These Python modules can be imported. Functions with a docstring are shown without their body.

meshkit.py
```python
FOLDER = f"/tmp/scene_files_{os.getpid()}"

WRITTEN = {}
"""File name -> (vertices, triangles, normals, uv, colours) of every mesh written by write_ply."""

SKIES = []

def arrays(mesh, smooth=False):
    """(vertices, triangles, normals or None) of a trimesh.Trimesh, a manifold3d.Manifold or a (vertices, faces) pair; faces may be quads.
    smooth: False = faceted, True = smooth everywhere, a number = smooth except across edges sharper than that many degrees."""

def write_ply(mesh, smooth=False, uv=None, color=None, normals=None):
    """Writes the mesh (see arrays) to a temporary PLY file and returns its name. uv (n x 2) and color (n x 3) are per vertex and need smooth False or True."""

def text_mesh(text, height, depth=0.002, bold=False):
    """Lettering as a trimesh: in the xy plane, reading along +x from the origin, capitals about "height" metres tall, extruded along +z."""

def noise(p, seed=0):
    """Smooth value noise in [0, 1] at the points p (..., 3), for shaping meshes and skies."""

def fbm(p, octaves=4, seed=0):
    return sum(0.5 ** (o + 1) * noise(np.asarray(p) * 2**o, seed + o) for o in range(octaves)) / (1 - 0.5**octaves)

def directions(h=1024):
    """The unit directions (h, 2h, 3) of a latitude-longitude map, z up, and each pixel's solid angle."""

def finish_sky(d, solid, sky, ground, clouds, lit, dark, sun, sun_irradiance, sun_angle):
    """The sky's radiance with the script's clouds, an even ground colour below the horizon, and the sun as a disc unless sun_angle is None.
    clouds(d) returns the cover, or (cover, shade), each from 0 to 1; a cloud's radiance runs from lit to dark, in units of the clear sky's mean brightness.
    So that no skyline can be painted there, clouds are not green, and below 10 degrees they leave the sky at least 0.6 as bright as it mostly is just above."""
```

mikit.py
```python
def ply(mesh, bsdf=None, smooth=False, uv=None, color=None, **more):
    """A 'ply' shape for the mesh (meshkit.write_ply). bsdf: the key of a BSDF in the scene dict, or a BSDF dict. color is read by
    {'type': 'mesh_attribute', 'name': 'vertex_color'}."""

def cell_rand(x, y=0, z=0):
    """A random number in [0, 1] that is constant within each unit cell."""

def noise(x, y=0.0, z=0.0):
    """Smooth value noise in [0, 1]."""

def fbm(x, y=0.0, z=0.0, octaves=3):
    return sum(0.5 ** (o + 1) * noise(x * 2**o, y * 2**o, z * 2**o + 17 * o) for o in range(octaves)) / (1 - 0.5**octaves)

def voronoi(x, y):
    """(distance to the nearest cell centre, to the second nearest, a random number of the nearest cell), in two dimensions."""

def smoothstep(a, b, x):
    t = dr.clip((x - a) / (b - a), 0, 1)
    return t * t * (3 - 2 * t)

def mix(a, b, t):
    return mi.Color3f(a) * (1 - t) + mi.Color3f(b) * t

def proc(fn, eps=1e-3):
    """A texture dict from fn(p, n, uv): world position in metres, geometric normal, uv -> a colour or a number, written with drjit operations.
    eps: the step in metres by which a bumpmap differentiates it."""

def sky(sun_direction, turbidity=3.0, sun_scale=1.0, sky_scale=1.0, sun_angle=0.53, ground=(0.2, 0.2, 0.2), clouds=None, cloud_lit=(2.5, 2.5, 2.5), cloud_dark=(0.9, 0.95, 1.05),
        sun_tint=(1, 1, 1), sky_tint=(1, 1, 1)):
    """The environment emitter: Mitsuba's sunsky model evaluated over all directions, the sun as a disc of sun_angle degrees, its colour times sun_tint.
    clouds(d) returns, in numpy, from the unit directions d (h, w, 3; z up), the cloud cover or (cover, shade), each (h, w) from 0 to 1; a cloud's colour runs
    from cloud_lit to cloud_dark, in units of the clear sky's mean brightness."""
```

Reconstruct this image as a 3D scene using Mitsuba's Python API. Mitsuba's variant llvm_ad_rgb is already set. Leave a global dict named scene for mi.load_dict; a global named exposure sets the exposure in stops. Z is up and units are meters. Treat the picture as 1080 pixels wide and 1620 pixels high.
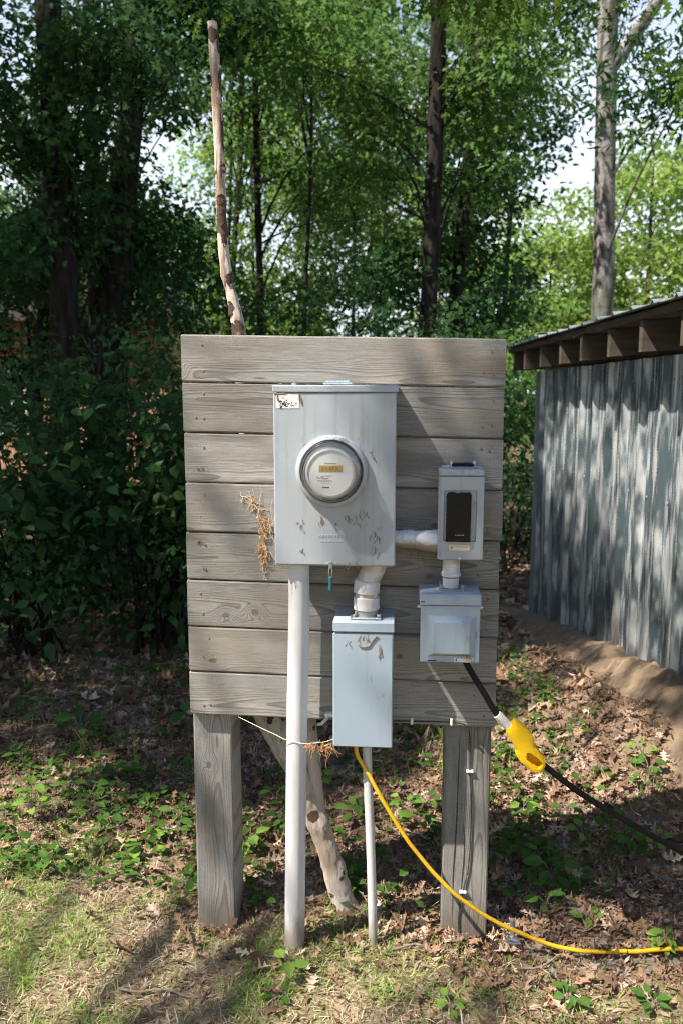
import math
import numpy as np, trimesh, manifold3d as m3, mitsuba as mi, drjit as dr, mikit, meshkit
from mikit import proc, noise, fbm, voronoi, smoothstep, mix, cell_rand
from shapely.geometry import Polygon

scene, labels = {}, {}
T = mi.ScalarTransform4f

# ------------------------------------------------------------------ camera, daylight, exposure
EYE, PITCH = np.array([0, -2.37, 1.66]), math.radians(7.98)
FWD = np.array([0, math.cos(PITCH), -math.sin(PITCH)])
scene['camera'] = {'type': 'thinlens', 'fov': 44.95, 'fov_axis': 'x', 'near_clip': 0.05, 'far_clip': 3000.0, 'aperture_radius': 0.0038, 'focus_distance': 2.36,
                   'to_world': T().look_at(origin=EYE.tolist(), target=(EYE + FWD).tolist(), up=[0, 0, 1])}
SUN = np.array([-0.64, -0.33, 1.0]); SUN /= np.linalg.norm(SUN)


def thin_cloud(d):
    n = meshkit.fbm(d * 2.2 + 5.0, 4, 3)
    low = np.clip(1 - d[..., 2] / 0.75, 0, 1)
    return np.clip(0.95 * low ** 0.7 + 1.0 * (n - 0.55), 0, 1)


scene['sky'] = mikit.sky(SUN, turbidity=3.0, sun_scale=1.22, sky_scale=0.58, ground=(0.12, 0.13, 0.08), clouds=thin_cloud, cloud_lit=(4.6, 5.0, 5.5), sky_tint=(0.86, 0.98, 1.22), sun_tint=(0.93, 1.0, 1.12))
exposure = 2.68

# ------------------------------------------------------------------ helpers
rng = np.random.default_rng(11)
_used = {}


def key_for(name):
    n = _used.get(name, -1) + 1
    _used[name] = n
    return name if n == 0 else f'{name}_{n:03d}'


def thing(name, label, category, group=None):
    k = key_for(name)
    labels[k] = {'label': label, 'category': category}
    if group:
        labels[k]['group'] = group
    return k


def part(parent, name, mesh, bsdf, smooth=False, label=None, stuff=False, **kw):
    k = key_for(f'{parent}__{name}') if parent else key_for(name)
    scene[k] = mikit.ply(mesh, bsdf, smooth=smooth, **kw)
    if label or stuff:
        labels[k] = {}
        if label:
            labels[k]['label'] = label
        if stuff:
            labels[k]['kind'] = 'stuff'
    return k


def cat(ms):
    ms = [as_mesh(m) for m in ms]
    return trimesh.util.concatenate(ms)


def as_mesh(m):
    if hasattr(m, 'to_mesh'):
        q = m.to_mesh()
        return trimesh.Trimesh(q.vert_properties[:, :3], q.tri_verts, process=False)
    if isinstance(m, tuple):
        f = np.asarray(m[1])
        if f.shape[1] == 4:
            f = np.vstack([f[:, [0, 1, 2]], f[:, [0, 2, 3]]])
        return trimesh.Trimesh(m[0], f, process=False)
    return m


def spot(px, py, y):
    """A point of the place at depth y, from where it stands in the picture."""
    d = FWD * 1305 + np.array([1.0, 0, 0]) * (px - 540) - np.array([0, math.sin(PITCH), math.cos(PITCH)]) * (py - 810)
    return EYE + d * ((y - EYE[1]) / d[1])


def box(c, s, r=0.002):
    """A box with chamfered edges: centre, size, chamfer."""
    c, h = np.array(c, float), np.array(s, float) / 2
    r = min(r, h.min() * 0.9)
    pts = []
    for sx in (-1, 1):
        for sy in (-1, 1):
            for sz in (-1, 1):
                for a in range(3):
                    q = h - r
                    q[a] = h[a]
                    pts.append(c + q * np.array([sx, sy, sz]))
    return trimesh.Trimesh(np.array(pts), process=False).convex_hull


def loft(rings, cap=True):
    rings = np.asarray(rings, float)
    n, k = rings.shape[:2]
    i, j = np.meshgrid(np.arange(n - 1), np.arange(k), indexing='ij')
    q = np.stack([i * k + j, i * k + (j + 1) % k, (i + 1) * k + (j + 1) % k, (i + 1) * k + j], -1).reshape(-1, 4)
    f = [q[:, [0, 1, 2]], q[:, [0, 2, 3]]]
    v = [rings.reshape(-1, 3)]
    if cap:
        v += [rings[0].mean(0)[None], rings[-1].mean(0)[None]]
        a, b, jj = n * k, n * k + 1, np.arange(k)
        f += [np.stack([a + 0 * jj, (jj + 1) % k, jj], 1), np.stack([b + 0 * jj, (n - 1) * k + jj, (n - 1) * k + (jj + 1) % k], 1)]
    return np.vstack(v), np.vstack(f)


def spline(pts, n):
    pts = np.asarray(pts, float)
    t = np.r_[0, np.cumsum(np.linalg.norm(np.diff(pts, axis=0), axis=1))]
    from scipy.interpolate import PchipInterpolator
    return PchipInterpolator(t, pts, axis=0)(np.linspace(0, t[-1], n))


def tube(pts, r, sides=10, cap=True, rough=0.0, seed=0):
    p = np.asarray(pts, float)
    r = np.broadcast_to(np.asarray(r, float), (len(p),))
    t = np.gradient(p, axis=0)
    t /= np.linalg.norm(t, axis=1, keepdims=True) + 1e-12
    ref = np.array([0, 0, 1.0]) if abs(t[0][2]) < 0.9 else np.array([1.0, 0, 0])
    a = np.cross(ref, t[0]); a /= np.linalg.norm(a)
    A = []
    for k in range(len(p)):
        a = a - t[k] * (a @ t[k]); a /= np.linalg.norm(a) + 1e-12
        A.append(a)
    A = np.array(A); B = np.cross(t, A)
    ang = np.arange(sides) * 2 * np.pi / sides
    rr = np.repeat(r[:, None], sides, 1)
    if rough:
        q = p[:, None] + r[:, None, None] * (np.cos(ang)[None, :, None] * A[:, None] + np.sin(ang)[None, :, None] * B[:, None])
        rr = rr * (1 + rough * 2 * (meshkit.fbm(q / max(r.max(), 1e-3) * 0.8, 3, seed) - 0.5))
    rings = p[:, None] + rr[:, :, None] * (np.cos(ang)[None, :, None] * A[:, None] + np.sin(ang)[None, :, None] * B[:, None])
    return loft(rings, cap)


def lathe(profile, seg=48):
    """Turned about +z: profile of (r, z)."""
    pr = np.asarray(profile, float)
    ang = np.arange(seg) * 2 * np.pi / seg
    rings = np.stack([pr[:, 0, None] * np.cos(ang), pr[:, 0, None] * np.sin(ang), np.repeat(pr[:, 1, None], seg, 1)], -1)
    return as_mesh(loft(rings, False))


def prism(poly, z0, z1, bevel=0.0):
    """A polygon in (x, z), thick along y from z0 to z1 (towards -y is the front)."""
    steps = 5 if bevel else 1
    parts = []
    for k in range(steps):
        a = (k / max(steps - 1, 1)) * math.pi / 2
        ins = bevel * (1 - math.cos(a)); dep = bevel * (1 - math.sin(a))
        g = poly.buffer(-ins) if ins > 1e-6 else poly
        m = trimesh.creation.extrude_polygon(g, (z1 - z0) - 2 * dep, engine='earcut')
        m.apply_translation([0, 0, z0 + dep])
        parts.append(m3.Manifold(m3.Mesh(m.vertices.astype(np.float32), m.faces.astype(np.uint32))))
    out = parts[0]
    for q in parts[1:]:
        out = out + q
    m = as_mesh(out)
    v = m.vertices.copy()
    m.vertices = np.stack([v[:, 0], v[:, 2], v[:, 1]], 1)
    m.faces = m.faces[:, ::-1]
    return m


# ------------------------------------------------------------------ materials
def bs(key, **kw):
    scene[key] = {'type': 'twosided', 'b': {'type': 'principled', **kw}}
    return key


def bumped(key, fn, scale, eps, **kw):
    scene[key] = {'type': 'twosided', 'b': {'type': 'bumpmap', 'arbitrary': proc(fn, eps), 'scale': scale, 'b': {'type': 'principled', **kw}}}
    return key


def rgb(*c):
    return {'type': 'rgb', 'value': list(c)}


def wood_fields(uv):
    u, v = uv.x, uv.y
    idn = dr.floor(v + 0.5)
    w = v - idn
    r1, r2, r3 = cell_rand(idn, 3), cell_rand(idn, 5), cell_rand(idn, 9)
    warp = fbm(u * 2.1 + idn * 7.3, w * 9, idn, 3) - 0.5
    f = (w - (r1 - 0.5) * 0.12) * (w - (r1 - 0.5) * 0.12) * 2600 + (u + r3) * 5 * (r2 - 0.5) * 2 + warp * 7
    dark = mi.Float(0)
    for k in range(2):
        ku = (cell_rand(idn, 20 + k) - 0.5) * 1.5
        kw = (cell_rand(idn, 30 + k) - 0.5) * 0.09
        d2 = dr.square((u - ku) / 0.020) + dr.square((w - kw) / 0.014)
        f += 5 * dr.exp(-d2 * 0.5)
        dark = dr.maximum(dark, smoothstep(0.5, 0.12, d2))
    ring = f - dr.floor(f)
    late = smoothstep(0.45, 0.93, ring) * smoothstep(1.0, 0.95, ring)
    fib = noise(u * 14, w * 900, idn) * 0.6 + noise(u * 45, w * 350, idn) * 0.4
    return u, w, idn, late, fib, dark


def wood_color(p, n, uv):
    u, w, idn, late, fib, dark = wood_fields(uv)
    tone = 0.76 + 0.38 * cell_rand(idn, 51)
    c = mix((0.288, 0.284, 0.27), (0.105, 0.10, 0.092), late * 0.68)
    c = c * (0.70 + 0.56 * fib) * tone
    st = fbm(u * 3 + 9 * idn, w * 14, 4.0, 4)
    c = mix(c, (0.12, 0.105, 0.085), smoothstep(0.53, 0.8, st) * 0.6)
    c = mix(c, (0.27, 0.225, 0.165), smoothstep(0.5, 0.75, fbm(u * 5, w * 8 + idn * 3, 2.0)) * 0.3)
    c = mix(c, (0.13, 0.085, 0.05), dark * 0.75)
    edge = smoothstep(0.058, 0.071, dr.abs(w)) * (0.4 + 0.6 * noise(u * 30, idn))
    c = mix(c, (0.11, 0.085, 0.06), smoothstep(0.13, 0.0, p.z + 0.08 * (st - 0.5)) * 0.6)
    return mix(c, (0.1, 0.085, 0.07), edge * 0.5)


def wood_bump(p, n, uv):
    u, w, idn, late, fib, dark = wood_fields(uv)
    return late * 0.6 + fib * 0.9 - dark * 0.4


bumped('weathered_wood', wood_bump, 0.0007, 0.0012, base_color=proc(wood_color), roughness=0.82, specular=0.25)


def paint_fn(base, grime):
    def fn(p, n, uv):
        a = fbm(p.x * 6, p.y * 6, p.z * 4, 4)
        b = fbm(p.x * 60, p.y * 60, p.z * 22, 3)
        c = mi.Color3f(*base) * (0.84 + 0.32 * a)
        c = mix(c, (0.2, 0.165, 0.12), smoothstep(0.66, 0.82, b) * smoothstep(0.45, 0.7, a) * grime)
        run = fbm(p.x * 70, p.y * 70, p.z * 2.0, 2)
        c = mix(c, (0.24, 0.22, 0.18), smoothstep(0.55, 0.85, run) * 0.5 * grime)
        sp = noise(p.x * 300, p.y * 300, p.z * 300)
        c = mix(c, (0.17, 0.125, 0.085), smoothstep(0.16, 0.02, p.z + 0.10 * (b - 0.5)) * 0.75)     # soil splashed up from the ground
        return mix(c, (0.13, 0.1, 0.07), smoothstep(0.9, 0.97, sp) * 0.5 * grime)
    return fn


PAINT = (0.34, 0.385, 0.425)
bs('grey_paint', base_color=proc(paint_fn(PAINT, 0.8)), roughness=0.42, specular=0.45)
bs('blue_grey_paint', base_color=proc(paint_fn((0.305, 0.385, 0.465), 0.6)), roughness=0.4, specular=0.45)
bs('grey_plastic', base_color=proc(paint_fn((0.56, 0.575, 0.60), 0.35)), roughness=0.38, specular=0.5)


def muddy(p, n, uv):
    c = paint_fn((0.55, 0.58, 0.62), 0.3)(p, n, uv)
    m = smoothstep(1.262, 1.245, p.z + 0.02 * (fbm(p.x * 60, p.y * 60, p.z * 60) - 0.5))
    return mix(c, (0.2, 0.145, 0.08), m * 0.85)


bs('muddy_plastic', base_color=proc(muddy), roughness=0.5, specular=0.4)


def stub_fn(p, n, uv):
    c = paint_fn((0.52, 0.54, 0.55), 0.3)(p, n, uv)
    return mix(c, (0.42, 0.34, 0.2), smoothstep(0.35, 0.6, fbm(p.x * 40, p.y * 40, p.z * 40)) * 0.7)


bs('stained_plastic', base_color=proc(stub_fn), roughness=0.5, specular=0.4)
bs('zinc', base_color=rgb(0.62, 0.63, 0.64), roughness=0.28, metallic=0.9)
bs('dull_zinc', base_color=proc(lambda p, n, uv: mix((0.24, 0.26, 0.28), (0.42, 0.44, 0.45), fbm(p.x * 50, p.y * 50, p.z * 50))), roughness=0.5, metallic=0.5)
bs('chrome', base_color=rgb(0.75, 0.76, 0.77), roughness=0.15, metallic=1.0)
bs('black_rubber', base_color=rgb(0.009, 0.009, 0.0095), roughness=0.5, specular=0.22)
bs('faded_wire', base_color=rgb(0.045, 0.042, 0.04), roughness=0.8)
bs('black_plastic', base_color=rgb(0.008, 0.0075, 0.008), roughness=0.3, specular=0.22)
bs('dark_metal', base_color=rgb(0.10, 0.10, 0.105), roughness=0.25, metallic=0.8)
bs('barrel_grey', base_color=rgb(0.46, 0.48, 0.49), roughness=0.4)
bs('yellow_jacket', base_color=proc(lambda p, n, uv: mi.Color3f(0.72, 0.42, 0.02) * (0.85 + 0.3 * fbm(p.x * 30, p.y * 30, p.z * 30))), roughness=0.4, specular=0.4)
bs('yellow_grip', base_color=proc(lambda p, n, uv: mi.Color3f(0.74, 0.47, 0.008) * (0.86 + 0.24 * fbm(p.x * 40, p.y * 40, p.z * 40))), roughness=0.45, specular=0.4)
bs('white_vinyl', base_color=proc(lambda p, n, uv: mi.Color3f(0.74, 0.74, 0.71) * (0.85 + 0.2 * fbm(p.x * 90, p.y * 90, p.z * 90))), roughness=0.5)
bs('cream_vinyl', base_color=rgb(0.62, 0.56, 0.42), roughness=0.5)
bs('print_black', base_color=rgb(0.04, 0.04, 0.045), roughness=0.6)
bs('print_grey', base_color=rgb(0.22, 0.22, 0.23), roughness=0.6)
bs('meter_face', base_color=rgb(0.57, 0.59, 0.59), roughness=0.6)
bs('lcd', base_color=rgb(0.34, 0.235, 0.085), roughness=0.35)
bs('lcd_dark', base_color=rgb(0.25, 0.16, 0.05), roughness=0.35)
bs('teal_plastic', base_color=rgb(0.01, 0.13, 0.14), roughness=0.3)
bs('straw', base_color=rgb(0.48, 0.27, 0.11), roughness=0.8)
bs('pale_straw', base_color=rgb(0.60, 0.55, 0.45), roughness=0.8)
bs('mud', base_color=rgb(0.21, 0.14, 0.085), roughness=0.9)
scene['meter_glass'] = {'type': 'thindielectric', 'int_ior': 1.5}


def bark_fn(base, dark, band):
    def fn(p, n, uv):
        a = fbm(p.x * 22, p.y * 22, p.z * 3.5, 4)
        c = mix(base, dark, smoothstep(0.38, 0.66, a))
        if band:
            b = fbm(p.x * 3, p.y * 3, p.z * 11, 4)
            c = mix(c, dark, smoothstep(0.56, 0.68, b) * 0.75)
            c = mix(c, (0.05, 0.06, 0.04), smoothstep(0.58, 0.7, fbm(p.x * 4, p.y * 4, p.z * 1.2 + 3)) * 0.6)
        return c
    return fn


bumped('dark_bark', lambda p, n, uv: fbm(p.x * 30, p.y * 30, p.z * 5, 3), 0.02, 0.004, base_color=proc(bark_fn((0.030, 0.027, 0.025), (0.014, 0.012, 0.011), False)), roughness=0.95, specular=0.1)
bumped('pale_bark', lambda p, n, uv: fbm(p.x * 20, p.y * 20, p.z * 30, 3), 0.006, 0.004, base_color=proc(bark_fn((0.25, 0.245, 0.235), (0.075, 0.07, 0.064), True)), roughness=0.9, specular=0.15)


def dead_fn(p, n, uv):
    a = fbm(p.x * 60, p.y * 60, p.z * 7, 4)
    b = fbm(p.x * 22, p.y * 22, p.z * 16 + 3, 4)
    c = mix((0.52, 0.45, 0.38), (0.26, 0.18, 0.13), smoothstep(0.42, 0.70, a))
    c = mix(c, (0.46, 0.44, 0.41), smoothstep(0.40, 0.6, fbm(p.x * 9, p.y * 9, p.z * 5)) * 0.6)
    f = fbm(p.x * 160, p.y * 160, p.z * 5.5, 3)
    c = mix(c, (0.12, 0.08, 0.06), smoothstep(0.58, 0.7, f) * 0.8)
    low = smoothstep(1.2, 0.7, p.z)
    c = mix(c, (0.50, 0.44, 0.38), low * 0.45)
    return mix(c, (0.09, 0.06, 0.045), smoothstep(0.61, 0.65, b - 0.03 * low))


bumped('dead_wood', lambda p, n, uv: fbm(p.x * 60, p.y * 60, p.z * 9, 3), 0.006, 0.002, base_color=proc(dead_fn), roughness=0.85, specular=0.2)
bs('bark_plate', base_color=proc(lambda p, n, uv: mix((0.12, 0.085, 0.065), (0.05, 0.035, 0.03), fbm(p.x * 80, p.y * 80, p.z * 40))), roughness=0.95, specular=0.1)


def soil_fn(p, n, uv):
    a, b = fbm(p.x * 5, p.y * 5, 1.0, 4), fbm(p.x * 45, p.y * 45, 5.0, 3)
    c = mix((0.085, 0.060, 0.043), (0.19, 0.145, 0.11), b)
    c = mix(c, (0.24, 0.19, 0.14), smoothstep(0.42, 0.6, a) * 0.4)
    lawn = smoothstep(0.62, -0.25, p.y + 0.45 * p.x + 0.5 * (a - 0.5))
    c = mix(c, mix((0.29, 0.23, 0.155), (0.15, 0.155, 0.07), smoothstep(0.4, 0.65, fbm(p.x * 14, p.y * 14, 9.0))), lawn * 0.75)
    bank = smoothstep(1.22, 1.38, p.x) * smoothstep(4.1, 3.6, p.y)
    c = mix(c, mi.Color3f(0.20, 0.15, 0.105) * (0.6 + 0.8 * b), bank * 0.85)
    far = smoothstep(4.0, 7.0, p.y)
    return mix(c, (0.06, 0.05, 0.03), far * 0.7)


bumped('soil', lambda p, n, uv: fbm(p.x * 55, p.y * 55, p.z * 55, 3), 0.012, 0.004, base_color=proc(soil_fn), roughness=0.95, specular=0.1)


def tinted(key, trans=0.8, rough=0.5):
    scene[key] = {'type': 'principledthin', 'base_color': {'type': 'mesh_attribute', 'name': 'vertex_color'}, 'roughness': rough, 'diff_trans': trans, 'spec_trans': 0.0, 'eta': 1.4}


tinted('leaf', 0.95, 0.45)
tinted('grass_blade', 0.6, 0.6)
tinted('dead_leaf', 0.35, 0.75)


def zinc_wall(p, n, uv):
    s = fbm(p.y * 24, 0.0, p.z * 2.2, 4)
    t = fbm(p.y * 75, 3.0, p.z * 9, 3)
    k = smoothstep(0.40, 0.64, s * 0.6 + t * 0.4)
    c = mix((0.095, 0.135, 0.155), (0.56, 0.60, 0.63), k)
    c = mix(c, (0.20, 0.13, 0.085), smoothstep(0.45, 0.75, fbm(p.y * 9, 2.0, p.z * 2)) * smoothstep(0.75, 0.15, p.z) * 0.6)
    return c * (0.85 + 0.3 * fbm(p.y * 5, 1.0, p.z * 5))


bs('galvanised', base_color=proc(zinc_wall), roughness=0.36, metallic=0.45, specular=0.5)
bs('roof_metal', base_color=rgb(0.24, 0.28, 0.31), roughness=0.45, metallic=0.4)
bs('rough_board', base_color=proc(lambda p, n, uv: mix((0.115, 0.098, 0.083), (0.045, 0.037, 0.031), fbm(p.x * 8, p.y * 12, p.z * 60, 3))), roughness=0.9, specular=0.15)


def brick_fn(p, n, uv):
    course = dr.floor(p.z / 0.075)
    x = (p.x + p.y) / 0.215 + 0.5 * (course - 2 * dr.floor(course / 2))
    fx, fz = x - dr.floor(x), p.z / 0.075 - course
    m = smoothstep(0.03, 0.06, fx) * smoothstep(0.97, 0.94, fx) * smoothstep(0.06, 0.14, fz) * smoothstep(0.96, 0.9, fz)
    b = mix((0.36, 0.135, 0.065), (0.47, 0.23, 0.12), cell_rand(dr.floor(x), course))
    return mix((0.42, 0.38, 0.33), b, m)


bs('brick', base_color=proc(brick_fn), roughness=0.9)
bs('shingle', base_color=rgb(0.09, 0.08, 0.075), roughness=0.9)
bs('white_trim', base_color=rgb(0.75, 0.76, 0.76), roughness=0.5)
bs('window_glass', base_color=rgb(0.05, 0.06, 0.07), roughness=0.08, specular=0.8)
bs('stone', base_color=proc(lambda p, n, uv: mix((0.11, 0.105, 0.10), (0.26, 0.25, 0.235), noise(p.x * 60, p.y * 60, p.z * 60))), roughness=0.85)
bs('twig_bark', base_color=proc(lambda p, n, uv: mix((0.16, 0.115, 0.085), (0.30, 0.25, 0.21), fbm(p.x * 60, p.y * 60, p.z * 60))), roughness=0.9)

# ------------------------------------------------------------------ ground


def sst(a, b, x):
    t = np.clip((x - a) / (b - a), 0, 1)
    return t * t * (3 - 2 * t)


def gh(x, y, fine=True):
    x, y = np.asarray(x, float), np.asarray(y, float)
    zb = np.clip(0.42 * (3.87 - y) / 2.75, 0, 0.52) * sst(-0.15, 1.0, y)
    edge = 0.10 * (meshkit.fbm(np.stack([x * 2.5, y * 2.5, 0 * x], -1), 3, 2) - 0.5)
    s = 0.34 * sst(1.28, 1.45, x + edge) + 0.66 * sst(0.72, 1.34, x + edge)
    s = s + 0.30 * s * (meshkit.fbm(np.stack([x * 11, y * 11, 0 * x + 8], -1), 4, 12) - 0.5)
    z = zb * s * (1 - sst(2.3, 3.2, x))
    z = z + 0.05 * (meshkit.fbm(np.stack([x * 0.9, y * 0.9, 0 * x + 3], -1), 2, 5) - 0.5) * sst(0.5, 2.0, np.hypot(x, y))
    for px_, py_ in ((-0.39, 0.06), (0.38, 0.02)):
        z = z - 0.028 * np.exp(-((x - px_) ** 2 + (y - py_) ** 2) / 0.13 ** 2)
    if fine:
        z = z + 0.022 * (meshkit.fbm(np.stack([x * 9, y * 9, 0 * x], -1), 4, 7) - 0.5)
    return z


def axis_lines(lo, hi, step, far):
    mid = np.arange(lo, hi + step / 2, step)
    out = np.geomspace(step, far, 60)
    return np.r_[lo - out[::-1], mid, hi + out]


gx, gy = axis_lines(-2.6, 2.2, 0.018, 1500), axis_lines(-0.9, 4.4, 0.018, 1500)
X, Y = np.meshgrid(gx, gy, indexing='ij')
Z = gh(X, Y)
nx, ny = X.shape
i, j = np.meshgrid(np.arange(nx - 1), np.arange(ny - 1), indexing='ij')
quads = np.stack([i * ny + j, (i + 1) * ny + j, (i + 1) * ny + j + 1, i * ny + j + 1], -1).reshape(-1, 4)
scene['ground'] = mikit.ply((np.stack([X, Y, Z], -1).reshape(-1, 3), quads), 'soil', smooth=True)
labels['ground'] = {'kind': 'structure', 'label': 'bare forest soil and thin lawn under the meter board', 'category': 'ground'}

# ------------------------------------------------------------------ leaves, as arrays
DIAMOND = (np.array([[0, 0, 0], [0.5, 0.30, 0.07], [1, 0, 0], [0.5, -0.30, 0.07]]), np.array([[0, 2, 1], [0, 3, 2]]))
OVATE = (np.array([[0, 0, 0], [0.28, 0.27, 0.06], [0.62, 0.25, 0.04], [1, 0, -0.08], [0.62, -0.25, 0.04], [0.28, -0.27, 0.06], [0.45, 0, 0]]),
         np.array([[6, 1, 0], [6, 2, 1], [6, 3, 2], [6, 4, 3], [6, 5, 4], [6, 0, 5]]))
SLIM = (np.array([[0, 0, 0], [0.4, 0.14, 0.03], [1, 0, -0.1], [0.4, -0.14, 0.03]]), np.array([[0, 2, 1], [0, 3, 2]]))


def lobed(lobes):
    """A leaf with side lobes: strips between a midrib and the lobed edge."""
    v, f = [], []
    xs = [0.0] + [q for l in lobes for q in (l[0] - l[2], l[0], l[0] + l[2])] + [1.0]
    ys = [0.0] + [q for l in lobes for q in (l[3], l[1], l[4])] + [0.0]
    n = len(xs)
    for x, y in zip(xs, ys):
        v += [[x, 0, 0], [x + 0.25 * y, y, 0.05 * y], [x + 0.25 * y, -y, 0.05 * y]]
    for k in range(n - 1):
        a, b = 3 * k, 3 * (k + 1)
        f += [[a, b, b + 1], [a, b + 1, a + 1], [a, b + 2, b], [a, a + 2, b + 2]]
    v = np.array(v, float)
    v[:, 2] += -0.25 * v[:, 0] ** 2
    keep = [t for t in f if np.linalg.norm(np.cross(v[t[1]] - v[t[0]], v[t[2]] - v[t[0]])) > 1e-9]
    return v, np.array(keep)


OAK = lobed([(0.30, 0.20, 0.08, 0.05, 0.07), (0.52, 0.30, 0.08, 0.07, 0.08), (0.76, 0.22, 0.08, 0.08, 0.09)])
LOBED = lobed([(0.32, 0.34, 0.16, 0.12, 0.14), (0.72, 0.24, 0.14, 0.14, 0.08)])


def unit(a):
    return a / (np.linalg.norm(a, axis=-1, keepdims=True) + 1e-12)


def lay(template, pos, along, up, size, color, curl=None):
    tv, tf = template
    n = len(pos)
    a = unit(along)
    b = unit(np.cross(up, a))
    c = np.cross(a, b)
    s = np.broadcast_to(size, (n,))[:, None]
    z = np.repeat(tv[None, :, 2], n, 0)
    if curl is not None:
        z = z + curl[:, 0:1] * (tv[None, :, 1] ** 2) * 4 + curl[:, 1:2] * ((tv[None, :, 0] - 0.5) ** 2) * 2
    v = pos[:, None] + s[:, :, None] * (tv[None, :, 0, None] * a[:, None] + tv[None, :, 1, None] * b[:, None] + z[:, :, None] * c[:, None])
    f = tf[None] + (np.arange(n) * len(tv))[:, None, None]
    return v.reshape(-1, 3), f.reshape(-1, 3), np.repeat(np.broadcast_to(color, (n, 3)), len(tv), 0)


def merge(bufs):
    vs, fs, cs, o = [], [], [], 0
    for v, f, c in bufs:
        vs.append(v); fs.append(f + o); cs.append(c); o += len(v)
    return np.vstack(vs), np.vstack(fs), np.vstack(cs)


def leaf_part(parent, name, bufs, bsdf='leaf', stuff=False, label=None):
    v, f, c = merge(bufs)
    return part(parent, name, (v, f), bsdf, color=c, stuff=stuff, label=label)


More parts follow.
